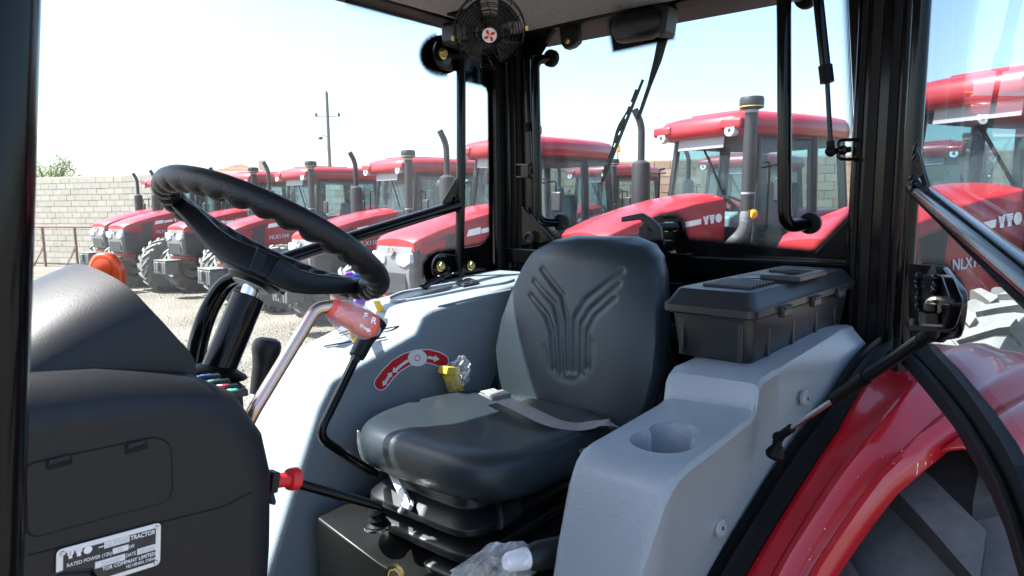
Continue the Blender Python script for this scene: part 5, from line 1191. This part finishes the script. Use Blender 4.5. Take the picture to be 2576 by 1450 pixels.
obj('lid_boss', MB().ring([[tl(-.02 + .045 * math.cos(k * math.pi / 12) * s, .03 + .028 * math.sin(k * math.pi / 12) * s, ZL + z) for k in range(24)] for s, z in ((1, 0), (1, .0015), (.94, .0015), (.92, .0006))]), 'toolbox', lid)
for x in (-.22, -.15, .03, .12):
    obj('hinge_loop', MB().tube([tl(x + .018 * math.cos(a), LY + .006, 1.785 + .018 * math.sin(a) * .8 + .008) for a in [math.pi * k / 8 for k in range(9)]], .0035, 6), 'toolbox', tb)
for x in (-.17, -.0, .17):
    obj('latch', MB().box(tl(x, -LY - .006, 1.783), (.045, .012, .022), tR), 'toolbox', tb, bevel=.003)
    obj('latch_pin', MB().tube([tl(x - .02, -LY - .012, 1.790), tl(x + .02, -LY - .012, 1.790)], .003, 8), 'dash', tb)

# ---------------------------------------------------------------- dashboard
YS = .650
DP = [(-.25, 1.02), (-.25, 1.858), (.12, 1.860), (.24, 1.848), (.322, 1.828), (.365, 1.80), (.393, 1.75), (.401, 1.70), (.395, 1.62), (.379, 1.50), (.345, 1.2), (.32, 1.02)]
dash = obj('dashboard', xzprism(DP, YS, 1.24), 'dash', T, bevel=.040, bseg=7, sharp=60)
rim = [(.335, .700, 1.80), (.335, .702, 1.838), (.318, .705, 1.867), (.300, .712, 1.895), (.288, .732, 1.918), (.279, .768, 1.932), (.274, .82, 1.938), (.272, .89, 1.925), (.272, .96, 1.902), (.272, 1.03, 1.872), (.272, 1.09, 1.82), (.272, 1.10, 1.78)]
def pod(a, b):
    k = a * (len(rim) - 1); i = min(int(k), len(rim) - 2); f = k - i
    i0, i3 = max(i - 1, 0), min(i + 2, len(rim) - 1); p0, p1, p2, p3 = V(rim[i0]), V(rim[i]), V(rim[i + 1]), V(rim[i3])
    p = .5 * ((2 * p1) + (p2 - p0) * f + (2 * p0 - 5 * p1 + 4 * p2 - p3) * f * f + (3 * p1 - p0 - 3 * p2 + p3) * f ** 3)
    L = .26; q = p.copy(); q.x -= L * b; drop = max(0, p.z - 1.80); q.z -= drop * (.75 * b + .45 * b * b)
    return q
pm = MB(); pm.grid(pod, 66, 20)
po = obj('instrument_cowl', pm, 'dash', dash, sharp=70); 
obj('instrument_panel', MB().prism([V((p[0] - .010, .88 + (p[1] - .88) * .94, p[2] - .014)) for p in rim], (-.004, 0, 0)), 'ink_dark', dash)
ob = px(276, 690, y=.90)
ork = MB(); C0 = px(278, 676, y=.885); oa = rt0; on = V((-fw.x, -fw.y, 0)).normalized(); ou = V((0, 0, 1))
ork.prism(rpoly([C0 - oa * .019 + ou * -.03, C0 + oa * .018 + ou * -.045, C0 + oa * .020 + ou * .004, C0 + oa * .008 + ou * .020, C0 - oa * .010 + ou * .020, C0 - oa * .019 + ou * .008], .012, 5), on * .014)
oo = obj('hazard_tab', ork, 'orange', dash, bevel=.004)
obj('tab_face', MB().lathe([(.011, 0), (.011, .0012), (.0095, .0016)], C0 + on * .0142 + ou * .002 - oa * .001, on, 28), 'orange', oo)
# compartment lid, seam, notches on the flank
def side(u, v, off=0): return px(u, v, y=YS - off)
lidp = rpoly([side(64, 1168), side(395, 1098), side(428, 1118), side(433, 1235), side(415, 1262), side(90, 1350), side(68, 1340)], [.008, .012, .012, .012, .012, .006, .006], 5)
cpt_ = sum(lidp, V()) / len(lidp)
sh = obj('lid_gap', MB().prism([cpt_ + (p - cpt_) * 1.018 for p in lidp], (0, -.0006, 0)), 'void', dash, smooth=False)
ldp = obj('compartment_lid', MB().prism([cpt_ + (p - cpt_) * .998 for p in lidp], (0, -.0016, 0)), 'dash', dash, bevel=.0008, smooth=False)
for (q) in (((114, 1160), (180, 1145), (182, 1167), (117, 1184)), ((313, 1120), (369, 1107), (371, 1128), (316, 1144))):
    nt_ = obj('lid_notch', MB().prism([side(u, v, .0018) for u, v in q], (0, -.0006, 0)), 'void', dash, smooth=False)
    q2 = [(q[0][0] + 8, q[0][1] - 2), (q[1][0] - 5, q[1][1] - 1), (q[1][0] - 5, q[1][1] + 9), (q[0][0] + 8, q[0][1] + 9)]
    obj('notch_tab', MB().prism([side(u, v, .0026) for u, v in q2], (0, -.0012, 0)), 'dash', nt_, smooth=False)
obj('panel_seam', MB().prism([side(u, v, .0002) for u, v in ((70, 1396), (560, 1274), (635, 1236), (636, 1238), (561, 1277), (70, 1399))], (0, -.0006, 0)), 'void', dash, smooth=False)
# name plate
pA, pB = side(141, 1384, .002), side(404, 1313, .002); pxv = (pB - pA); PW = pxv.length; pxd = pxv.normalized(); pyd = V((0, -1, 0)).cross(pxd); pyd = -pyd if pyd.z < 0 else pyd
K = PW / 2246.0
def pz(a, b, off=0): return pA + pxd * (a * K) - pyd * (b * K) + V((0, -off, 0))      # plate coordinates: right, down
plate = obj('name_plate', MB().prism(rpoly([pz(0, 0), pz(2246, 0), pz(2246, 1065), pz(0, 1065)], 130 * K), (0, -.0012, 0)), 'plate_metal', dash, bevel=.0003)
obj('plate_field', MB().prism(rpoly([pz(130, 112, .0013), pz(2120, 112, .0013), pz(2120, 955, .0013), pz(130, 955, .0013)], 40 * K), (0, -.0003, 0)), 'ink_dark', plate, smooth=False)
for a, b in ((115, 100), (2135, 100), (2135, 968), (115, 968)):
    rv = obj('rivet', MB().lathe([(58 * K, 0), (58 * K, .0008), (40 * K, .0018), (18 * K, .0018), (14 * K, .0008)], pz(a, b, .0012), (0, -1, 0), 20), 'chrome', plate)
for a0, a1, b0, b1 in ((962, 1511, 112, 258), (1144, 1490, 315, 452), (776, 1420, 520, 672), (1692, 2117, 500, 645)):
    obj('plate_box', MB().prism([pz(a0, b0, .0016), pz(a1, b0, .0016), pz(a1, b1, .0016), pz(a0, b1, .0016)], (0, -.0003, 0)), 'plate_metal', plate, smooth=False)
def pt(s, size, a, b, w, off=.0017, **k): return text_mesh(s, size * K, pz(a, b, off), pxd, pyd, .00015, width=w * K, **k)
obj('plate_lettering', join([pt('TRACTOR', 150, 1535, 238, 570, bold=.00010), pt('-', 260, 845, 250, 100), pt('RATED POWER (12h)', 118, 207, 448, 915), pt('kW', 120, 1508, 430, 118), pt('DATE', 125, 1446, 622, 215), pt('TOR COMPANY LIMITED', 125, 931, 780, 1180, bold=.00006), pt('NG HENAN, CHINA', 110, 1454, 893, 668)], 'plate_lettering'), 'ink_white', plate)
obj('stamped_number', join([pt('NLX954F', 160, 990, 244, 495, .0021), pt('70', 130, 1245, 432, 110, .0021), pt('32691685*', 135, 900, 652, 450, .0021), pt('202604', 135, 1725, 625, 350, .0021)], 'stamped_number'), 'ink_grey', plate)
yto(plate, pz(198, 262, .0016), pxd, pyd, 150 * K * 1.12, 'ink_white', .0003)
# dark handle end low in the foreground
obj('entry_handle', MB().tube([px(-66, 1640, d=.29), px(20, 1530, d=.38), px(90, 1486, d=.42), px(160, 1462, d=.43), px(225, 1456, d=.435), px(238, 1466, d=.436)], [.0065, .0065, .0065, .0065, .0065, .003], 16), 'black_paint', T)
# rocker buttons beside the column
bcol = ['blue', 'ink_green', 'knob_red', 'ink_green']
pass; M['ink_green'] = pmat('ink_green', (0.03, 0.30, 0.20), 0.4)
prow = [(518, 953), (541, 966), (562, 979), (583, 991)]
bh = obj('button_housing', MB().prism([px(490, 962, z=1.783), px(545, 940, z=1.783), px(612, 992, z=1.768), px(600, 1006, z=1.768), px(560, 992, z=1.775)], (0, 0, -.03)), 'dash', dash, bevel=.003)
for (u, v), c in zip(prow, bcol):
    c0 = px(u, v, z=1.784); rb_ = basis(px(u + 20, v - 3, z=1.784) - c0, px(u - 6, v - 8, z=1.784) - c0)
    bt2 = obj('rocker_button', MB().box(c0, (.034, .0125, .008), rb_), 'toolbox', bh, bevel=.0015)
    obj('button_icon', MB().box(c0 + V((0, 0, .0046)) - rb_ @ V((.004, 0, 0)), (.020, .0085, .0008), rb_), c, bt2)
    obj('button_mark', MB().box(c0 + V((0, 0, .0054)) - rb_ @ V((.004, 0, 0)), (.006, .003, .0006), rb_), 'ink_white', bt2)

# ---------------------------------------------------------------- steering wheel and column
WC = V((.599, .960, 1.9445)); wn = V((math.sin(.5643) * math.cos(-.0557), math.sin(.5643) * math.sin(-.0557), math.cos(.5643))); e1_ = wn.cross(V((0, 1, 0))).normalized(); e2_ = wn.cross(e1_); WR = .1725
def wpt(a, r=WR, h=0): return WC + (e1_ * math.cos(a) + e2_ * math.sin(a)) * r + wn * h
nseg, ns = 240, 14; rings = []
for i in range(nseg):
    a = 2 * math.pi * i / nseg; rad = (e1_ * math.cos(a) + e2_ * math.sin(a)); row = []
    sc_w = abs(math.sin(a * 16)) ** .8                                # finger grips on the under and inner side
    for k in range(ns):
        q = 2 * math.pi * k / ns; dirn = rad * math.cos(q) + wn * math.sin(q)
        und = max(0, -(math.cos(q) * .75 + math.sin(q) * .66)); r_ = .0182 + .0058 * und ** .6 * (1.6 * sc_w - 1.1) * (1 if und > 0 else 0)
        row.append(wpt(a) + dirn * r_)
    rings.append(row)
rings.append(rings[0])
wrm = MB(); wrm.ring(rings, True, False); sw0 = obj('steering_wheel', wrm, 'wheel_rim', T, sharp=80)
def wang(u, v):
    return min((k * .02 for k in range(315)), key=lambda a: (lambda p: (((p - CO).dot(rt) / (p - CO).dot(fw) * FPX + 1288 - u) ** 2 + (724.7 - (p - CO).dot(up) / (p - CO).dot(fw) * FPX - v) ** 2))(wpt(a)))
hubc = WC - wn * .052
for (u, v) in ((440, 520), (900, 715)):
    a = wang(u, v); rad = (e1_ * math.cos(a) + e2_ * math.sin(a)); tg = wn.cross(rad); secs_ = []
    for f, h, w, th in ((-.20, -.052, .044, .040), (.0, -.053, .056, .042), (.22, -.051, .056, .040), (.42, -.040, .048, .036), (.70, -.018, .041, .031), (.92, -.004, .035, .024), (1.0, .002, .022, .012)):
        c = WC + rad * WR * f + wn * h; secs_.append(rpoly([c - tg * w - wn * th * .5, c + tg * w - wn * th * .5, c + tg * w * .82 + wn * th * .5, c - tg * w * .82 + wn * th * .5], .006, 3))
    obj('spoke', MB().ring(secs_), 'hub_plastic', sw0, sharp=50)
obj('hub', MB().lathe([(.030, -.030), (.040, -.024), (.042, -.006), (.042, .010), (.034, .018), (.0, .020)], hubc, wn, 36), 'hub_plastic', sw0, sharp=40)
obj('hub_plate', MB().lathe([(.016, 0), (.029, 0), (.029, .002), (.016, .002)], hubc - wn * .032, wn, 30), 'light_grey', sw0)
CD = V((.469, -.01, .883)).normalized()
shf = obj('steering_shaft', MB().tube([hubc - wn * .026, hubc - CD * .075], .0125, 20), 'chrome', T)
clm = obj('steering_column', MB().tube([hubc - CD * .046, hubc - CD * .048, hubc - CD * .24], [.021, .0245, .0245], 28), 'black_paint', T, sharp=40)
cb = hubc - CD * .168
bo3 = MB().lathe([(.0255, .010), (.030, .007), (.040, .003), (.044, -.001), (.040, -.006), (.032, -.009), (.043, -.015), (.045, -.021), (.038, -.028), (.038, -.05)], cb, V((.3, 0, 1)), 32); obj('column_boot', bo3, 'rubber', clm)
obj('column_cover', MB().box((.395, .985, 1.38), (.11, .22, .70)), 'dash', dash, bevel=.02)
for o_ in (0, .018):
    hp_ = [px(606, 692, d=1.13 + o_), px(560, 715, d=1.14 + o_), px(520, 775, d=1.14 + o_), px(493, 850, d=1.12 + o_), px(478, 930, d=1.08 + o_)]
    if o_: hp_ = [p + rt0 * .012 for p in hp_]
    obj('hose', MB().tube(cat(hp_, 6), .0105, 12), 'black_paint', clm)

# ---------------------------------------------------------------- levers around the column
sl0 = obj('shuttle_lever', MB().tube(fillet([px(625, 1060, d=.80), px(640, 1030, d=.80), px(795, 776, d=.86), px(838, 770, d=.87)], .022, 8), .0082, 18), 'zinc_tube', T)
hA, hB = px(828, 772, d=.868), px(946, 828, d=.905); hd_ = (hB - hA)
hdl = obj('lever_handle', MB().tube([hA, hA.lerp(hB, .08), hA.lerp(hB, .4), hA.lerp(hB, .75), hA.lerp(hB, .92), hB], [.011, .013, .0155, .0185, .0165, .009], 20), 'pink_handle', sl0)
hdx = hd_.normalized(); tocam = (CO - hA.lerp(hB, .7)).normalized(); hup = tocam.cross(hdx).normalized(); face = hA.lerp(hB, .74) + tocam * .0205
if hup.z < 0: hup = -hup
tdir = (rt * .93 - up * .30).normalized(); tup = (up * .93 + rt * .36).normalized()
obj('lever_letter', text_mesh('F', .0105, face - tdir * .002 + tup * .0065, tdir, tup, .0003, align='CENTER', bold=.0003), 'ink_white', hdl)
obj('lever_letter', text_mesh('R', .0115, face + tdir * .0105 + tup * .0035, tdir, tup, .0003, align='CENTER', bold=.0003), 'ink_white', hdl)
aM = MB(); ax1 = (rt * .82 - up * .57).normalized(); ax2 = ax1.cross(tocam); c0 = face - tup * .006 + rt * .003; L1 = .009
aM.prism([c0 - ax1 * L1 * .55 - ax2 * .0014, c0 + ax1 * L1 * .55 - ax2 * .0014, c0 + ax1 * L1 * .55 + ax2 * .0014, c0 - ax1 * L1 * .55 + ax2 * .0014], tocam * .0004)
for s_ in (-1, 1): aM.prism([c0 + ax1 * L1 * s_, c0 + ax1 * L1 * .5 * s_ + ax2 * .0034, c0 + ax1 * L1 * .5 * s_ - ax2 * .0034], tocam * .0004)
obj('lever_arrow', aM, 'ink_white', hdl, smooth=False)
hv = hd_.normalized(); hs_ = hv.orthogonal().normalized(); hq = hv.cross(hs_)
cb_ = crumple(hA.lerp(hB, .50) - up * .002, (hs_ * .0225, hq * .0225, hv * hd_.length * .56), 12, 26, 16, .09, 'plastic_bag', 'film_white', 'cloudy plastic bag wrapped over the red shuttle lever handle')
# range lever: bent black rod from the seat foot with a black grip
rl_ = obj('range_lever', MB().tube(fillet([px(945, 1192, y=1.10), px(930, 1184, y=1.10), px(800, 1098, y=1.10), px(893, 905, y=1.12)], .03, 8), .0092, 16), 'black_paint', T)
g0, g1 = px(897, 897, y=1.12), px(948, 800, y=1.13)
obj('lever_nut', MB().tube([px(892, 908, y=1.12), px(899, 893, y=1.12)], .0105, 6), 'black_paint', rl_, smooth=False)
obj('lever_grip', MB().tube([g0, g0.lerp(g1, .1), g0.lerp(g1, .45), g0.lerp(g1, .65), g0.lerp(g1, .92), g1], [.0165, .0175, .018, .024, .026, .014], 20), 'dash', rl_)
# floor gear lever
gk = px(674, 858, d=1.28); gd = (px(650, 985, d=1.27) - gk).normalized()
gl0 = obj('gear_lever', MB().tube([gk + gd * .09, gk + gd * .12, px(585, 1150, d=1.2), V((.55, 1.12, 1.05))], .0065, 10), 'black_paint', T)
obj('lever_knob', MB().lathe([(.014, -.006), (.023, -.001), (.0265, .008), (.026, .018), (.0225, .032), (.019, .05), (.0165, .08), (.015, .10)], gk, gd, 28), 'dash', gl0)
# red pull knob on the dash and the long brake lever behind it
k0, k1 = px(676, 1212, y=.70), px(744, 1204, y=.70); kd = (k1 - k0).normalized(); kl = (k1 - k0).length
rk = obj('pull_knob', MB().lathe([(.0085, .006), (.0085, kl - .012), (.0125, kl - .010), (.0135, kl - .006), (.0135, kl + .001), (.0105, kl + .003)], k0, kd, 28), 'knob_red', dash)
obj('knob_bracket', MB().box(k0 + kd * .004, (.010, .018, .024), basis(kd, (0, 1, 0))), 'dash', rk, bevel=.002)
obj('knob_hook', MB().prism([px(u, v, y=.70) for u, v in ((668, 1236), (690, 1238), (696, 1262), (694, 1272), (682, 1270), (680, 1254), (668, 1244))], (0, .012, 0)), 'dash', rk, bevel=.0015)
obj('brake_lever', MB().tube([px(690, 1203, d=1.08), px(748, 1216, d=1.10), px(955, 1274, d=1.18)], .0082, 14), 'black_paint', T)
# hand lever with white button low beside the left console
ha, hb = px(1290, 1412, d=1.05), px(1480, 1372, d=1.12)
hl0 = obj('hand_lever', MB().tube([ha.lerp(hb, .18), ha.lerp(hb, .3), ha.lerp(hb, .8), hb, hb + (hb - ha)], [.018, .023, .024, .024, .02], 18), 'hub_plastic', T)
obj('release_button', MB().tube([ha.lerp(hb, -.10), ha.lerp(hb, -.05), ha.lerp(hb, .16), ha.lerp(hb, .24)], [.010, .015, .017, .014], 16), 'white', hl0)
crumple(ha.lerp(hb, -.16) - up * .006, ((up * .036), (fw * .026), (hb - ha) * .55), 21, 16, 9, .34, label='clear plastic bag over the white button of the hand lever')
sl_ = px(912, 1130, x=.90); crumple(sl_, (rt0 * .008, V((fw.x, fw.y, 0)) * .006, V((.0, -.012, -.035))), 5, 10, 6, .35, label='torn clear plastic scrap hanging at the seat cushion front corner')

# ---------------------------------------------------------------- cab fan
FC = px(1232, 82, x=1.36); fa = (CO + V((.25, .25, -.25)) - FC).normalized(); fu = (V((0, 0, 1)) - fa * fa.z).normalized(); fv = fa.cross(fu); FRD = .0895
fan = obj('cab_fan', MB().lathe([(.032, -.06), (.036, -.05), (.036, -.005), (.030, 0)], FC, fa, 24), 'hub_plastic', T)
def fp(r, a, h): return FC + (fu * math.cos(a) + fv * math.sin(a)) * r + fa * h
gm = MB()
for i in range(10):
    r = .022 + (FRD - .022) * i / 9; h = .030 - .022 * (i / 9) ** 3
    gm.tube([fp(r, 2 * math.pi * k / 40, h) for k in range(41)], .00115, 5, False)
for h in (-.012, -.034): gm.tube([fp(FRD + .001, 2 * math.pi * k / 40, h) for k in range(41)], .0013, 5, False)
for i in range(16):
    a = 2 * math.pi * i / 16; gm.tube([fp(.018, a, .031), fp(.05, a + .28, .0285), fp(.075, a + .45, .021), fp(FRD, a + .52, .006), fp(FRD + .001, a + .52, -.034)], .00115, 5, False)
for i in range(5):
    r = .03 + (FRD - .03) * i / 4; gm.tube([fp(r, 2 * math.pi * k / 32, -.046) for k in range(33)], .0012, 5, False)
obj('fan_guard', gm, 'black_paint', fan)
for i in range(4):
    a0 = math.pi / 4 + i * math.pi / 2
    bm2 = MB(); bm2.grid(lambda s, t: fp(.02 + .060 * t, a0 + (s - .5) * (.55 + .45 * t), -.012 + .020 * (s - .5)), 6, 6); bo_2 = obj('fan_blade', bm2, 'dash', fan); q_ = bo_2.modifiers.new('t', 'SOLIDIFY'); q_.thickness = .0015
fb = obj('fan_badge', MB().lathe([(.0, .034), (.017, .0335), (.0185, .031), (.0185, .027)], FC, fa, 28, False), 'ink_white', fan)
lg = MB()
for i in range(4):
    a = i * math.pi / 2 + .5; lg.prism([fp(r, a + o_, .0345) for r, o_ in ((.001, 0), (.006, .55), (.011, .45), (.0155, .05), (.0135, -.30), (.0085, -.35))], fa * .0004)
obj('badge_print', lg, 'ink_red', fb, smooth=False)
for a in (-1.45, 1.70): obj('guard_clip', MB().box(fp(FRD + .004, a, -.002), (.008, .012, .018), basis(fv, fu)), 'zinc_bolt', fan, bevel=.001)
fbk = MB().tube([FC - fa * .05, FC - fa * .09, V((1.50, 1.38, 2.535))], .009, 8); fbk.box(V((1.50, 1.38, 2.53)), (.07, .07, .006)); obj('fan_bracket', fbk, 'black_paint', fan)
obj('roof_console', MB().box((1.63, 1.45, 2.50), (.20, .12, .07)), 'hub_plastic', T, bevel=.015)
